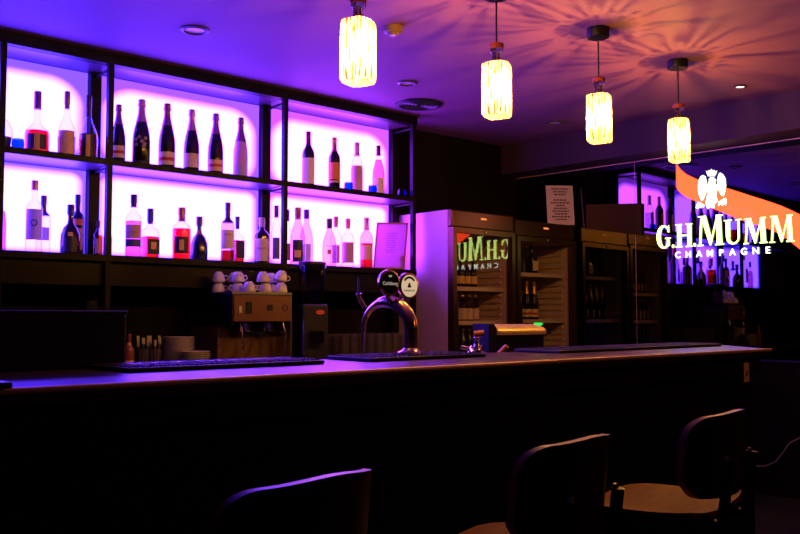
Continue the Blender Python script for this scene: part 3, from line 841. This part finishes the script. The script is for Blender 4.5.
# sauce bottle and cutlery cups
x = on_y(129, 350, 4.6).x
bottle('sauce_bottle', 'reddish bottle with pale label beside the black box on the back counter', 'bottle', (x, 4.6, ZC + .001), .235, .028, 'wine', body=pbr('sauce_red', (.30, .07, .04), .3), labels=[(.35, .80, 60, lab_tan)], cap=foil_copper, cap0=.86)
for i, (px, lb) in enumerate(((143, 'glass holding cutlery left of the other cutlery glass'), (155, 'glass holding cutlery next to the tall plate stack'))):
    x = on_y(px, 350, 4.62).x
    t = thing('cutlery_glass', lb, 'cutlery holder', (x, 4.62, ZC + .001), 0, 'cutlery glasses on the back counter')
    MB().lathe([(.028, 0), (.034, .15), (.032, .15), (.026, .005), (0, .005)], 18, closed=False).obj('tumbler', g_tumbler, t)
    for k in range(6):
        a = k * 1.1 + i; top = (.03 * math.cos(a), .03 * math.sin(a), .17 + .012 * (k % 3))
        g = MB().tube([(.012 * math.cos(a), .012 * math.sin(a), .01), top], .0022, 6)
        g.add([(top[0] - .007, top[1], top[2] - .005), (top[0] + .007, top[1], top[2] - .005), (top[0] + .008, top[1] + .002, top[2] + .03), (top[0] - .008, top[1] + .002, top[2] + .03)], [(0, 1, 2, 3)])
        g.obj('spoon' if k % 2 else 'fork', steel, t)
# tumblers in rows, upside down
tg = None
for r_ in range(3):
    for k in range(9):
        y = 4.50 + r_ * .082
        x = 3.60 + k * .074
        if x > 4.25: continue
        lb = ['first', 'second', 'third', 'fourth', 'fifth', 'sixth', 'seventh', 'eighth', 'ninth'][k] + ' ' + ['clear upside down tumbler from the left, front row behind the beer tap', 'clear upside down tumbler from the left, middle row behind the beer tap', 'clear upside down tumbler from the left, rear row behind the beer tap'][r_]
        if tg is None:
            tg = MB().lathe([(.034, 0), (.030, .218), (.0, .220), (.0, .214), (.028, .208), (.032, 0)], 18, closed=False).obj('tumbler', g_tumbler)
            tag(tg, lb, 'glass', 'tumblers in the front row'); tg.location = (x, y, ZC + .001)
        else:
            o = tg.copy(); COL.objects.link(o); o.location = (x, y, ZC + .001)
            tag(o, lb, 'glass', ['tumblers in the front row', 'tumblers in the middle row', 'tumblers in the rear row'][r_])

# ------------------------------------------------------------------ bar counter
bar = thing('bar_counter', 'long dark bar counter with lacquered top crossing the whole picture', 'bar counter')
ZT_ = 1.10
tp = [(-1.6, 1.9), (4.07, 1.9), (4.62, 2.5), (-1.6, 2.5)]
def slab(poly, z0, z1):
    n = len(poly)
    return MB().add([(x, y, z0) for x, y in poly] + [(x, y, z1) for x, y in poly],
                    [tuple(range(n))[::-1], tuple(range(n, 2 * n))] + [(i, (i + 1) % n, n + (i + 1) % n, n + i) for i in range(n)])
slab(tp, ZT_ - .035, ZT_).obj('countertop', counter_top_mat, bar)
slab([(-1.6, 1.896), (4.068, 1.896), (4.075, 1.9), (-1.6, 1.9)], ZT_ - .006, ZT_ + .0006).obj('edge_strip', edge_metal, bar)
MB().tube([(-1.6, 1.899, ZT_ - .004), (4.068, 1.899, ZT_ - .004)], .008, 12).obj('edge_trim', edge_metal, bar)
slab([(-1.6, 1.96), (4.0, 1.96), (4.5, 2.44), (-1.6, 2.44)], .08, ZT_ - .035).obj('front_panel', counter_front_mat, bar)
slab([(-1.6, 1.93), (4.03, 1.93), (4.08, 1.96), (-1.6, 1.96)], ZT_ - .11, ZT_ - .035).obj('apron', counter_front_mat, bar)
slab([(-1.6, 2.0), (3.95, 2.0), (4.4, 2.40), (-1.6, 2.40)], 0, .08).obj('plinth', black_plastic, bar)
MB().tube([(-1.6, 1.80, .22), (3.9, 1.80, .22)], .02, 10).obj('foot_rail', edge_metal, bar)
for x in (-1, .3, 1.6, 2.9, 3.8):
    MB().tube([(x, 1.80, .22), (x, 1.965, .22)], .012, 8).obj('rail_bracket', black_metal, bar)
# end cap of the counter at the far left
x10 = on_y(10, 385, 1.88).x
cp = MB().box(-.2, x10, 1.862, 1.99, 1.1045, 1.118, bevel=.003).obj('menu_folder', black_plastic)
tag(cp, 'flat black folder at the left end of the counter edge', 'folder')
# black box on the counter
bx1 = on_y(127, 312, 2.505).x
bb = thing('equipment_box', 'long black box with violet-lit top edge standing at left end of counter', 'box', (0, 2.46, ZT_ + .001))
MB().box(.05, bx1, .045, .24, 0, .155, bevel=.006).obj('box_body', black_plastic, bb)
MB().box(.045, bx1 + .003, .041, .244, .155, .168, bevel=.003).obj('lid', pbr('box_lid', (.03, .03, .05), .35), bb)

# mats
def bar_mat(x0, x1, label, words=None):
    t = thing('bar_mat', label, 'bar mat', ((x0 + x1) / 2, 2.375, ZT_ + .001))
    h = (x1 - x0) / 2
    MB().box(-h, h, -.125, .122, 0, .012, bevel=.003).obj('rubber_base', rubber, t)
    mb = MB(); nx = int(h * 2 / .018)
    for i in range(nx):
        for j in range(12):
            x = -h + .014 + i * .018; y = -.108 + j * .0185
            mb.box(x, x + .008, y, y + .008, .012, .0155)
    mb.obj('stud_pattern', rubber_top, t)
    if words:
        o = text_part(words, .085, mat_print, t, T(0, 0, .0165) @ RX(-PI / 2), 'printed_lettering', ext=.0004, off=.001)
    return t
bar_mat(on_y(128, 369, 2.25).x, on_y(325, 364, 2.25).x, 'black rubber bar mat with pale lettering, left of the beer tap', 'JACK DANIELS')
bar_mat(on_y(372, 361, 2.25).x, on_y(486, 356, 2.25).x, 'black rubber bar mat under the beer tap in the middle')
bar_mat(on_y(560, 351, 2.25).x, on_y(722, 347, 2.25).x, 'long black rubber bar mat at the right end of the counter')
# card on the counter front
ck = on_y(746, 372, 1.928)
cd = thing('wall_socket_card', 'small orange-lit card with black bird mark on counter front', 'card', (ck.x, 1.9285, ck.z))
MB().box(-.024, .024, -.003, 0, -.045, .042).obj('card', pbr('card_orange', (.95, .5, .3), .6), cd)
MB().prism([(-.014, -.018), (-.006, -.022), (.004, -.010), (.012, -.014), (.008, -.002), (.012, .010), (.004, .006), (-.004, -.006)], -.0045, -.003).obj('bird_mark', ink, cd)

# ------------------------------------------------------------------ beer tap
TX, TY = on_z(410, 354, ZT_ + .015).x, 2.36
TX = on_y(411, 350, TY).x
tap = thing('beer_tap', 'chrome arched beer tap tower with two round badges on the counter', 'beer tap', (TX, TY, ZT_ + .017))
MB().lathe([(.05, 0), (.05, .006), (.035, .012), (.026, .02)], 24).obj('base_flange', chrome, tap)
arc = [(0, 0, .012), (0, 0, .09)]
for k in range(13):
    a = PI * k / 12
    arc.append((0, .135 - .135 * math.cos(a), .09 + .10 * math.sin(a)))
arc = arc[:-1] + [(0, .268, .10), (0, .270, .07)]
rs = [.025] * 2 + [.025, .0255, .026, .026, .0255, .025, .023, .019, .014, .012, .011, .010] + [.010, .010]
MB().tube(arc, rs, 20).obj('arched_tower', pbr('warm_chrome', (.85, .58, .38), .2, 1.0), tap)
MB().tube([(-.0, .27, .075), (0, .272, .035), (0, .272, .0)], [.008, .006, .006], 10).obj('spout', chrome, tap)
MB().tube([(-.025, .235, .17), (-.045, .24, .20), (-.05, .24, .222)], [.010, .009, .012], 10).obj('flow_knob', chrome, tap)
MB().tube([(-.05, .24, .22), (-.05, .24, .285)], [.006, .003], 8).obj('tap_lever', black_plastic, tap)
for i, (px, py, m) in enumerate(((388.5, 283, green_black), (407.5, 286, badge_glow))):
    c = on_y(px, py, 2.44)
    lx, ly, lz = c.x - TX, 2.44 - TY, c.z - (ZT_ + .017)
    M = T(lx, ly, lz) @ RX(PI / 2)
    d = MB().lathe([(0, -.012), (.044, -.012), (.050, -.004), (.050, .008), (.042, .012), (.041, .009), (0, .009)], 32, M=M, closed=False).obj('badge_housing', gold_rim, tap)
    MB().lathe([(0, .0102), (.041, .0102), (.041, .0085)], 32, M=M, closed=False).obj('badge_face', m, d)
    MB().tube([(lx, ly + .006, lz - .045), (lx * .55, ly + .01, .185)], .008, 8).obj('badge_stem', chrome, tap)
    if i == 0:
        text_part('Carlsberg', .019, badge_glow_letter, d, T(lx, ly - .0108, lz - .002), 'badge_lettering', ext=.0003)
        MB().prism([(lx - .006, lz + .022), (lx + .006, lz + .022), (lx + .008, lz + .030), (lx, lz + .026), (lx - .008, lz + .030)], ly - .0112, ly - .0102).obj('crown_mark', badge_glow_letter, d)
    else:
        k_ = MB(); k_.prism([(lx - .010, lz - .006), (lx + .010, lz - .006), (lx + .002, lz + .012), (lx - .002, lz + .012)], ly - .0112, ly - .0102)
        k_.arcband(.026, 0, .0012, R(35), R(145), 10, .008, M=T(lx, ly - .0102, lz + .002) @ RX(PI / 2))
        k_.obj('mountain_mark', ink, d)
        text_part('GRIMBERGEN', .0095, ink, d, T(lx, ly - .0108, lz - .018), 'badge_lettering', ext=.0003)

# small drinks tap with orange wooden knobs
kx = on_y(487, 345, 2.56)
prep = thing('prep_counter', 'low dark prep counter behind the bar carrying the metal case', 'counter', (0, 0, 0))
MB().box(1.4, 4.3, 2.52, 3.02, .0, .96).obj('cabinet_body', counter_front_mat, prep)
MB().box(1.4, 4.3, 2.515, 3.04, .96, .985, bevel=.003).obj('worktop', dark_steel, prep)
st = thing('drinks_tap', 'small chrome tap with orange wooden knobs in front of fridge', 'tap', (kx.x, 2.62, .986))
MB().lathe([(.03, 0), (.03, .01), (.016, .02), (.014, .10), (.022, .11), (.022, .125), (.012, .14), (.01, .17), (.013, .175), (.006, .19)], 18).obj('tap_body', chrome, st)
MB().tube([(0, 0, .12), (-.03, 0, .135), (-.05, -.0, .10)], .008, 8).obj('spout', chrome, st)
MB().tube([(0, 0, .12), (.03, 0, .135), (.05, -.0, .10)], .008, 8).obj('spout', chrome, st)
def knob(px0, py0, px1, py1, r, name, m, y=2.60):
    a = on_y(px0, py0, y); b = on_y(px1, py1, y - .03)
    MB().tube([a - st.location, b - st.location], r, 14).obj(name, m, st)
knob(474, 334, 484, 333, .013, 'wooden_knob', cork)
knob(499, 354, 507, 346, .012, 'wooden_knob', cork)
knob(461, 347, 469, 349, .009, 'chrome_knob', chrome)
MB().tube([on_y(480, 334, 2.6) - st.location, Vector((0, 0, .12))], .004, 8).obj('lever', chrome, st)
MB().tube([on_y(500, 353, 2.6) - st.location, Vector((0, 0, .10))], .004, 8).obj('lever', chrome, st)
MB().tube([on_y(468, 349, 2.6) - st.location, Vector((0, 0, .08))], .004, 8).obj('lever', chrome, st)

# metal-topped case with green lamp
c0 = on_y(497, 340, 2.80); c1 = on_y(544, 340, 2.80)
cs = thing('counter_case', 'black case with curved brushed metal lid and green light, before the fridges', 'appliance', (c0.x, 2.80, .986))
L = c1.x - c0.x
MB().box(.0, L, .0, .12, 0, .195, bevel=.004).obj('case_body', black_plastic, cs)
pr = [(.0 + .0, .19)]
N = 8
poly = [(-.012, .178), (-.012, .19)] + [(-.012 + .10 * (1 - math.cos(R(90) * k / N)), .19 + .038 * math.sin(R(90) * k / N)) for k in range(1, N + 1)] + [(.12, .228), (.12, .178)]
mb = MB(); n = len(poly)
mb.add([(-.0, y, z) for y, z in poly] + [(L + .004, y, z) for y, z in poly], [tuple(range(n)), tuple(range(2 * n - 1, n - 1, -1))] + [(i, (i + 1) % n, n + (i + 1) % n, n + i) for i in range(n)], smooth=False)
mb.obj('metal_lid', pbr('brushed_brass', (.75, .52, .30), .35, .35), cs)
MB().prism([(-.06, .0), (.005, .0), (.005, .205), (-.02, .230), (-.058, .232)], -.0, .10).obj('side_hood', black_plastic, cs)
MB().box(L + .004, L + .03, .03, .07, .222, .235, bevel=.003).obj('green_lamp', green_led, cs)

# ------------------------------------------------------------------ fridges
FY = 4.49
def make_fridge(x0, Wd, H, label):
    t = thing('display_fridge', label, 'fridge', (x0, FY, 0), 0, 'glass door drinks fridges')
    D = .66; e = .035
    sh = MB()
    sh.box(0, e, .03, D, .10, H); sh.box(Wd - e, Wd, .03, D, .10, H); sh.box(e, Wd - e, D - .04, D, .10, H)
    sh.box(e, Wd - e, .03, D - .04, H - .16, H); sh.box(e, Wd - e, .03, D - .04, .10, .22)
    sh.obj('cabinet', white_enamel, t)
    lb = MB()
    lb.box(e, e + .004, .05, D - .045, .22, H - .16); lb.box(Wd - e - .004, Wd - e, .05, D - .045, .22, H - .16); lb.box(e, Wd - e, D - .046, D - .04, .22, H - .16)
    k = .26
    while k < H - .2:
        lb.box(Wd - e - .022, Wd - e - .004, .08, D - .05, k, k + .018); lb.box(e + .004, e + .010, .08, D - .05, k, k + .018)
        lb.box(e + .01, Wd - e - .01, D - .056, D - .046, k, k + .018); k += .05
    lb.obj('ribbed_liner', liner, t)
    MB().box(.0, Wd, -.012, .03, H - .125, H, bevel=.008).obj('header', bronze, t)
    MB().box(.004, Wd - .004, .0, .03, 0.0, .10).obj('base_grille', black_plastic, t)
    MB().box(Wd * .5 - .03, Wd * .5 + .03, -.0155, -.011, H - .055, H - .042).obj('header_badge', amber_led, t)
    fr = MB(); f = .038; zt = H - .13; zb = .11
    fr.box(.0, f, -.03, .028, zb, zt); fr.box(Wd - f, Wd, -.03, .028, zb, zt); fr.box(f, Wd - f, -.03, .028, zt - f, zt); fr.box(f, Wd - f, -.03, .028, zb, zb + .06)
    door = fr.obj('door', bronze, t)
    MB().add([(f - .004, -.006, zb + .05), (Wd - f + .004, -.006, zb + .05), (Wd - f + .004, -.006, zt - f + .006), (f - .004, -.006, zt - f + .006)], [(0, 1, 2, 3)]).obj('glass_pane', g_door, door)
    MB().box(.012, .022, -.06, -.05, .95, 1.35, bevel=.002).obj('door_handle', black_plastic, door)
    MB().lathe([(.008, 0), (.008, .008), (.004, .009)], 12, M=T(Wd * .5, -.03, zt - f / 2) @ RX(PI / 2)).obj('door_lock', chrome, door)
    return t
F1X, F2X = 4.575, 5.29
FW1, FW2 = .69, .755
H_F = 2.035
f1 = make_fridge(F1X, FW1, H_F, 'left display fridge with violet-lit white side, beside the bottle rack')
f2 = make_fridge(F2X, FW2, H_F - .02, 'right display fridge next to the mirror, holding champagne bottles')
def fshelf(f, Wd, z):
    mb = MB(); mb.box(.045, Wd - .045, .07, .58, z - .012, z)
    mb.box(.045, Wd - .045, .062, .07, z - .024, z + .006)
    mb.obj('shelf', liner, f)
for z in (1.47, 1.215, .96, .6): fshelf(f1, FW1, z)
for z in (1.60, 1.225, .92, .6): fshelf(f2, FW2, z)
def row(proto, xs, y, z, base, group):
    first = True
    for i, x in enumerate(xs):
        label = ['leftmost', 'second from left', 'third from left', 'fourth from left', 'fifth from left'][i] + ' ' + base
        if first:
            proto.location = (x, y, z); proto['label'] = label; proto['group'] = group; first = False
        else: dup(proto, (x, y, z), None, label, group)
FB = FY
row(bottle('beer_bottle', '', 'bottle', (4.8, FB + .2, 0), .215, .031, 'beer', body=dark_glass, cap=foil_dark, cap0=.92, labels=[(.15, .42, 80, lab_tan)]), [F1X + .13 + .07 * k for k in range(5)], FB + .16, 1.471, 'dark bottle, top visible shelf of the left fridge', 'dark bottles, left fridge top shelf')
row(bottle('water_bottle', '', 'bottle', (4.8, FB + .2, 0), .20, .031, 'beer', body=g_smoke, cap=foil_gold, cap0=.92, labels=[(.08, .50, 85, foil_white)]), [F1X + .13 + .07 * k for k in range(5)], FB + .14, 1.216, 'small white-labelled clear bottle, middle shelf of left fridge', 'clear bottles, left fridge middle shelf')
row(bottle('soda_bottle', '', 'bottle', (4.8, FB + .2, 0), .20, .031, 'beer', body=navy_glass, cap=foil_gold, cap0=.92), [F1X + .13 + .07 * k for k in range(5)], FB + .14, .961, 'dark bottle, lowest visible shelf of left fridge', 'dark bottles, left fridge low shelf')
row(bottle('spirit_bottle', '', 'bottle', (4.8, FB + .2, 0), .24, .038, 'spirit', body=dark_glass, cap=foil_dark, cap0=.78, labels=[(.10, .5, 60, lab_black)]), [F2X + .16, F2X + .26], FB + .18, 1.601, 'dark spirit bottle, top shelf of the right fridge', 'dark spirit bottles, right fridge')
bottle('spirit_bottle', 'square dark bottle with pale round label in the right fridge', 'bottle', (F2X + .40, FB + .16, 1.601), .24, .042, 'square', body=dark_glass, cap=foil_dark, cap0=.78, labels=[(.12, .46, 40, lab_cream)])
row(bottle('champagne_bottle', '', 'bottle', (4.8, FB + .2, 0), .315, .040, 'champagne', body=dark_glass, cap=foil_gold, cap0=.68, labels=[(.08, .28, 60, lab_cream), (.14, .19, 56, lab_red)]), [F2X + .155 + .095 * k for k in range(4)], FB + .17, 1.226, 'gold-foiled champagne bottle, middle shelf of right fridge', 'champagne bottles, right fridge middle shelf')
row(bottle('champagne_bottle', '', 'bottle', (4.8, FB + .2, 0), .29, .040, 'champagne', body=dark_glass, cap=foil_dark, cap0=.68, labels=[(.08, .28, 60, lab_cream)]), [F2X + .155 + .095 * k for k in range(4)], FB + .17, .921, 'champagne bottle, low shelf of the right fridge', 'champagne bottles, right fridge low shelf')

# notice on top of the right fridge
nc = on_y(561.5, 221, 4.52)
no_ = thing('paper_notice', 'white paper notice with centred black lines on top of right fridge', 'notice', (nc.x, 4.52, H_F - .018), R(-30))
MN = RX(R(-4)) @ RY(R(-1))
MB().box(-.122, .118, 0, .003, .0, .335, M=MN).obj('sheet', paper, no_)
tb = MB()
for k, wl in enumerate((.075, .06, .05, 0, .06, .085, .04, .06, .075, .055, .08, .05)):
    if wl: 
        x = -wl
        while x < wl:
            ww = random.uniform(.012, .03); tb.box(x, min(x + ww, wl), -.0008, 0, .300 - k * .0235, .311 - k * .0235, M=MN); x += ww + .006
tb.obj('printed_lines', ink, no_)
MB().box(-.05, .05, .004, .05, .0, .012).obj('stand', black_plastic, no_)

# ------------------------------------------------------------------ pendants
def make_pendant(x, y, z0, label):
    """z0 = bottom of the glass"""
    t = thing('pendant_lamp', label, 'lamp', (x, y, z0), 0, 'bottle pendants over the bar')
    Hc = CEIL - z0
    MB().lathe([(.055, Hc - .050), (.058, Hc - .046), (.058, Hc - .001)], 28).obj('ceiling_canopy', pbr('canopy_black', (.006, .005, .006), .5, spec=.2) if 'canopy_black' not in MATS else MATS['canopy_black'], t)
    MB().tube([(0, 0, .335), (0, 0, Hc - .04)], .0045, 8).obj('cord', black_plastic, t)
    MB().lathe([(.030, .312), (.034, .315), (.034, .334), (.030, .338)], 24).obj('cap', copper_cap, t)
    s = .060
    q = [(s * .90, 0), (s, .012), (s, .225), (s * .95, .243), (s * .55, .256), (.022, .262), (.020, .275), (.020, .290), (.030, .300), (.030, .312)]
    sqs = [.8, .8, .8, .75, .3, 0, 0, 0, 0, 0]
    MB().lathe(q, 32, M=RZ(R(20)), sq=sqs).obj('glass_shade', lamp_glass, t)
    MB().lathe([(.014, .21), (.016, .215), (.016, .265), (.010, .30)], 16).obj('bulb_holder', pbr('brass_holder', (.5, .25, .1), .35, 1.0) if 'brass_holder' not in MATS else MATS['brass_holder'], t)
    MB().lathe([(.004, .150), (.013, .158), (.017, .175), (.014, .195), (.010, .212)], 18).obj('bulb', bulb_mat, t)
    for (dz, k) in ((.14, 1.0),):
        li = bpy.data.lights.new('lamp_light', 'POINT'); li.energy = PENDANT_W * k; li.color = PENDANT_COL
        li.shadow_soft_size = .004
        lo = bpy.data.objects.new('lamp_light', li); COL.objects.link(lo); lo.parent = t; lo.location = (0, 0, .125)
    return t
pend = [(358, 83, 'bottle-shaped glass pendant lamp nearest the camera, leftmost over the bar'), (497, 117, 'bottle-shaped glass pendant lamp, second from left over the bar'),
        (599.5, 142, 'bottle-shaped glass pendant lamp, third from left, round canopy visible'), (679.5, 161.5, 'bottle-shaped glass pendant lamp, rightmost, just above the lit sign')]
for px, py, lb in pend:
    p = on_z(px, py, 2.158)
    make_pendant(p.x, p.y, p.z, lb)

# ------------------------------------------------------------------ ceiling fittings
ring_grey = pbr('ring_grey', (.06, .05, .07), .4)
def downlight(px, py, r, label, lit=False):
    p = on_z(px, py, CEIL)
    t = thing('downlight', label, 'ceiling light', (p.x, p.y, CEIL), 0, 'recessed downlights')
    MB().lathe([(r, 0), (r, -.006), (r * .78, -.012), (r * .70, -.004)], 28, closed=False).obj('trim_ring', ring_grey, t)
    MB().lathe([(0, -.003), (r * .73, -.003), (r * .73, -.001)], 24, closed=False).obj('lens', lens_warm if lit else lens_violet, t)
    return t
downlight(195, 29.5, .076, 'round violet-tinted downlight in the ceiling above the champagne bottles')
downlight(407.5, 82.5, .066, 'round downlight in the ceiling just above the round air vent')
downlight(555, 122, .07, 'unlit dark-rimmed downlight behind the third pendant')
downlight(740, 86, .042, 'small lit warm spotlight in the ceiling right of the last pendant', True)
p = on_z(419, 104, CEIL)
vt = thing('air_vent', 'round black slotted air vent in the ceiling near the rack corner', 'vent', (p.x, p.y, CEIL))
MB().lathe([(.17, 0), (.165, -.010), (.14, -.014), (.135, -.004)], 36, closed=False).obj('vent_rim', black_metal, vt)
mb = MB()
for k in range(5): mb.torus(.025 + k * .025, .006, 28, 6, M=T(0, 0, -.008))
mb.obj('vent_rings', black_plastic, vt)
MB().lathe([(0, -.002), (.14, -.002), (.14, 0)], 28, closed=False).obj('vent_back', black_plastic, vt)
p = on_z(393, 27, CEIL)
sd = thing('smoke_detector', 'small beige smoke detector on the ceiling beside first pendant', 'smoke detector', (p.x, p.y, CEIL))
bg = pbr('detector_beige', (.32, .20, .10), .5)
MB().lathe([(0, -.045), (.028, -.045), (.034, -.034), (.048, -.028), (.052, -.012), (.052, 0)], 24, closed=False).obj('housing', bg, sd)
MB().lathe([(0, -.050), (.012, -.050), (.014, -.045)], 14, closed=False).obj('sensor_cap', steel, sd)
sl = bpy.data.lights.new('spot_light', 'SPOT'); sl.energy = 6; sl.color = (1, .6, .3); sl.spot_size = R(70); sl.shadow_soft_size = .02
p = on_z(740, 86, CEIL)
so = bpy.data.objects.new('spot_light', sl); COL.objects.link(so); so.location = (p.x, p.y, CEIL - .02)

# ------------------------------------------------------------------ bar stools
def make_stool(loc, rz, label):
    t = thing('bar_stool', label, 'bar stool', loc, rz, 'wooden bar stools at the counter')
    # seat: bent plywood with rounded outline
    n = 14; m_ = 10; vs = []; fs = []
    def seat_z(u, v): return .75 + .016 * abs(u) ** 2 - .022 * max(0, v) ** 3 + .012 * max(0, -v) ** 2
    for layer, dz in ((0, 0), (1, -.014)):
        for i in range(n + 1):
            for j in range(m_ + 1):
                v = -1 + 2 * j / m_; u = -1 + 2 * i / n
                k = (1 - .05 * abs(v) ** 8) ; kk = (1 - .05 * abs(u) ** 8)
                vs.append((u * .19 * k, v * .19 * kk, seat_z(u, v) + dz))
    q = (n + 1) * (m_ + 1)
    for i in range(n):
        for j in range(m_):
            a = i * (m_ + 1) + j; b = a + m_ + 1
            fs.append((a, b, b + 1, a + 1)); fs.append((q + a, q + a + 1, q + b + 1, q + b))
    ring = [(i, 0) for i in range(n)] + [(n, j) for j in range(m_)] + [(i, m_) for i in range(n, 0, -1)] + [(0, j) for j in range(m_, 0, -1)]
    for k in range(len(ring)):
        a = ring[k][0] * (m_ + 1) + ring[k][1]; b_ = ring[(k + 1) % len(ring)]; b = b_[0] * (m_ + 1) + b_[1]
        fs.append((a, b, q + b, q + a))
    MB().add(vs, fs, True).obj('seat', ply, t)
    # backrest
    vs = []; fs = []; n = 40; m_ = 8
    W_ = .158
    def zt(u): return 1.008 - .055 * (1 - math.sqrt(max(0, 1 - (max(0, abs(u) - .70) / .30) ** 2))) + .006 * math.cos(u * PI)
    def zb(u): return .80 + .05 * max(0, (abs(u) - .74) / .26) ** 2.2
    def yb(u, z): return -.205 + .08 * abs(u) ** 2.4 - .10 * (z - .8) 
    th = .018
    for layer in (0, 1):
        for i in range(n + 1):
            u = -1 + 2 * i / n
            for j in range(m_ + 1):
                z = zb(u) + (zt(u) - zb(u)) * j / m_
                vs.append((u * W_, yb(u, z) - layer * th, z))
    q = (n + 1) * (m_ + 1)
    for i in range(n):
        for j in range(m_):
            a = i * (m_ + 1) + j; b = a + m_ + 1
            fs.append((a, b, b + 1, a + 1)); fs.append((q + a, q + a + 1, q + b + 1, q + b))
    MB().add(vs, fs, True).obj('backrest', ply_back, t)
    ev = []; ef = []
    ring = [(i, 0) for i in range(n)] + [(n, j) for j in range(m_)] + [(i, m_) for i in range(n, 0, -1)] + [(0, j) for j in range(m_, 0, -1)]
    for (i, j) in ring:
        a = i * (m_ + 1) + j
        ev.append(vs[a]); ev.append(vs[q + a])
    for k in range(len(ring)):
        k2 = (k + 1) % len(ring); ef.append((2 * k, 2 * k2, 2 * k2 + 1, 2 * k + 1))
    MB().add(ev, ef, True).obj('backrest_edge', ply_edge, t)
    for sx in (-1, 1):
        MB().tube([(sx * .09, -.12, .72), (sx * .09, -.215, .74), (sx * .09, -.228, .80), (sx * .09, -.240, .90)], .014, 8).obj('back_support', black_metal, t)
        for zz in (.84, .90):
            MB().lathe([(.009, 0), (.009, .006), (.004, .008)], 10, M=T(sx * .09, -.205 - .026, zz) @ RX(PI / 2)).obj('bolt', steel, t)
    for sx in (-1, 1):
        for sy in (-1, 1):
            MB().tube([(sx * .14, sy * .13, .70), (sx * .20, sy * .19, .002)], .013, 8).obj('leg', black_metal, t)
    fr = MB()
    c = [(.14, .13), (-.14, .13), (-.14, -.13), (.14, -.13)]
    for k in range(4): fr.tube([(*c[k], .695), (*c[(k + 1) % 4], .695)], .011, 8)
    fr.obj('seat_frame', black_metal, t)
    c = [(.18, .17), (-.18, .17), (-.18, -.17), (.18, -.17)]
    for k in range(4): MB().tube([(*c[k], .26), (*c[(k + 1) % 4], .26)], .010, 8).obj('footrest', black_metal, t)
    return t
sA = make_stool((2.125, 1.33, 0), R(9), 'wooden bar stool with fully visible seat, rightmost at the counter')
dup(sA, (1.445, 1.283, 0), R(7), 'wooden bar stool in the middle, copper-lit top edge and part of seat visible')
dup(sA, (.80, 1.292, 0), R(6), 'nearest bar stool with violet-lit back edge at the bottom of picture')

# cable on the right wall
cc = [mir(752, 466), mir(765, 466), mir(776, 462), mir(784, 452), mir(790, 443), mir(800, 438), mir(820, 436)]
cb = MB().tube([MP + EU * u + EN * .012 + Vector((0, 0, z)) for u, z in cc], .004, 6).obj('power_cable', pbr('cable_grey', (.25, .18, .15), .5))
tag(cb, 'thin grey cable curving along the lower right wall behind the last stool', 'cable')
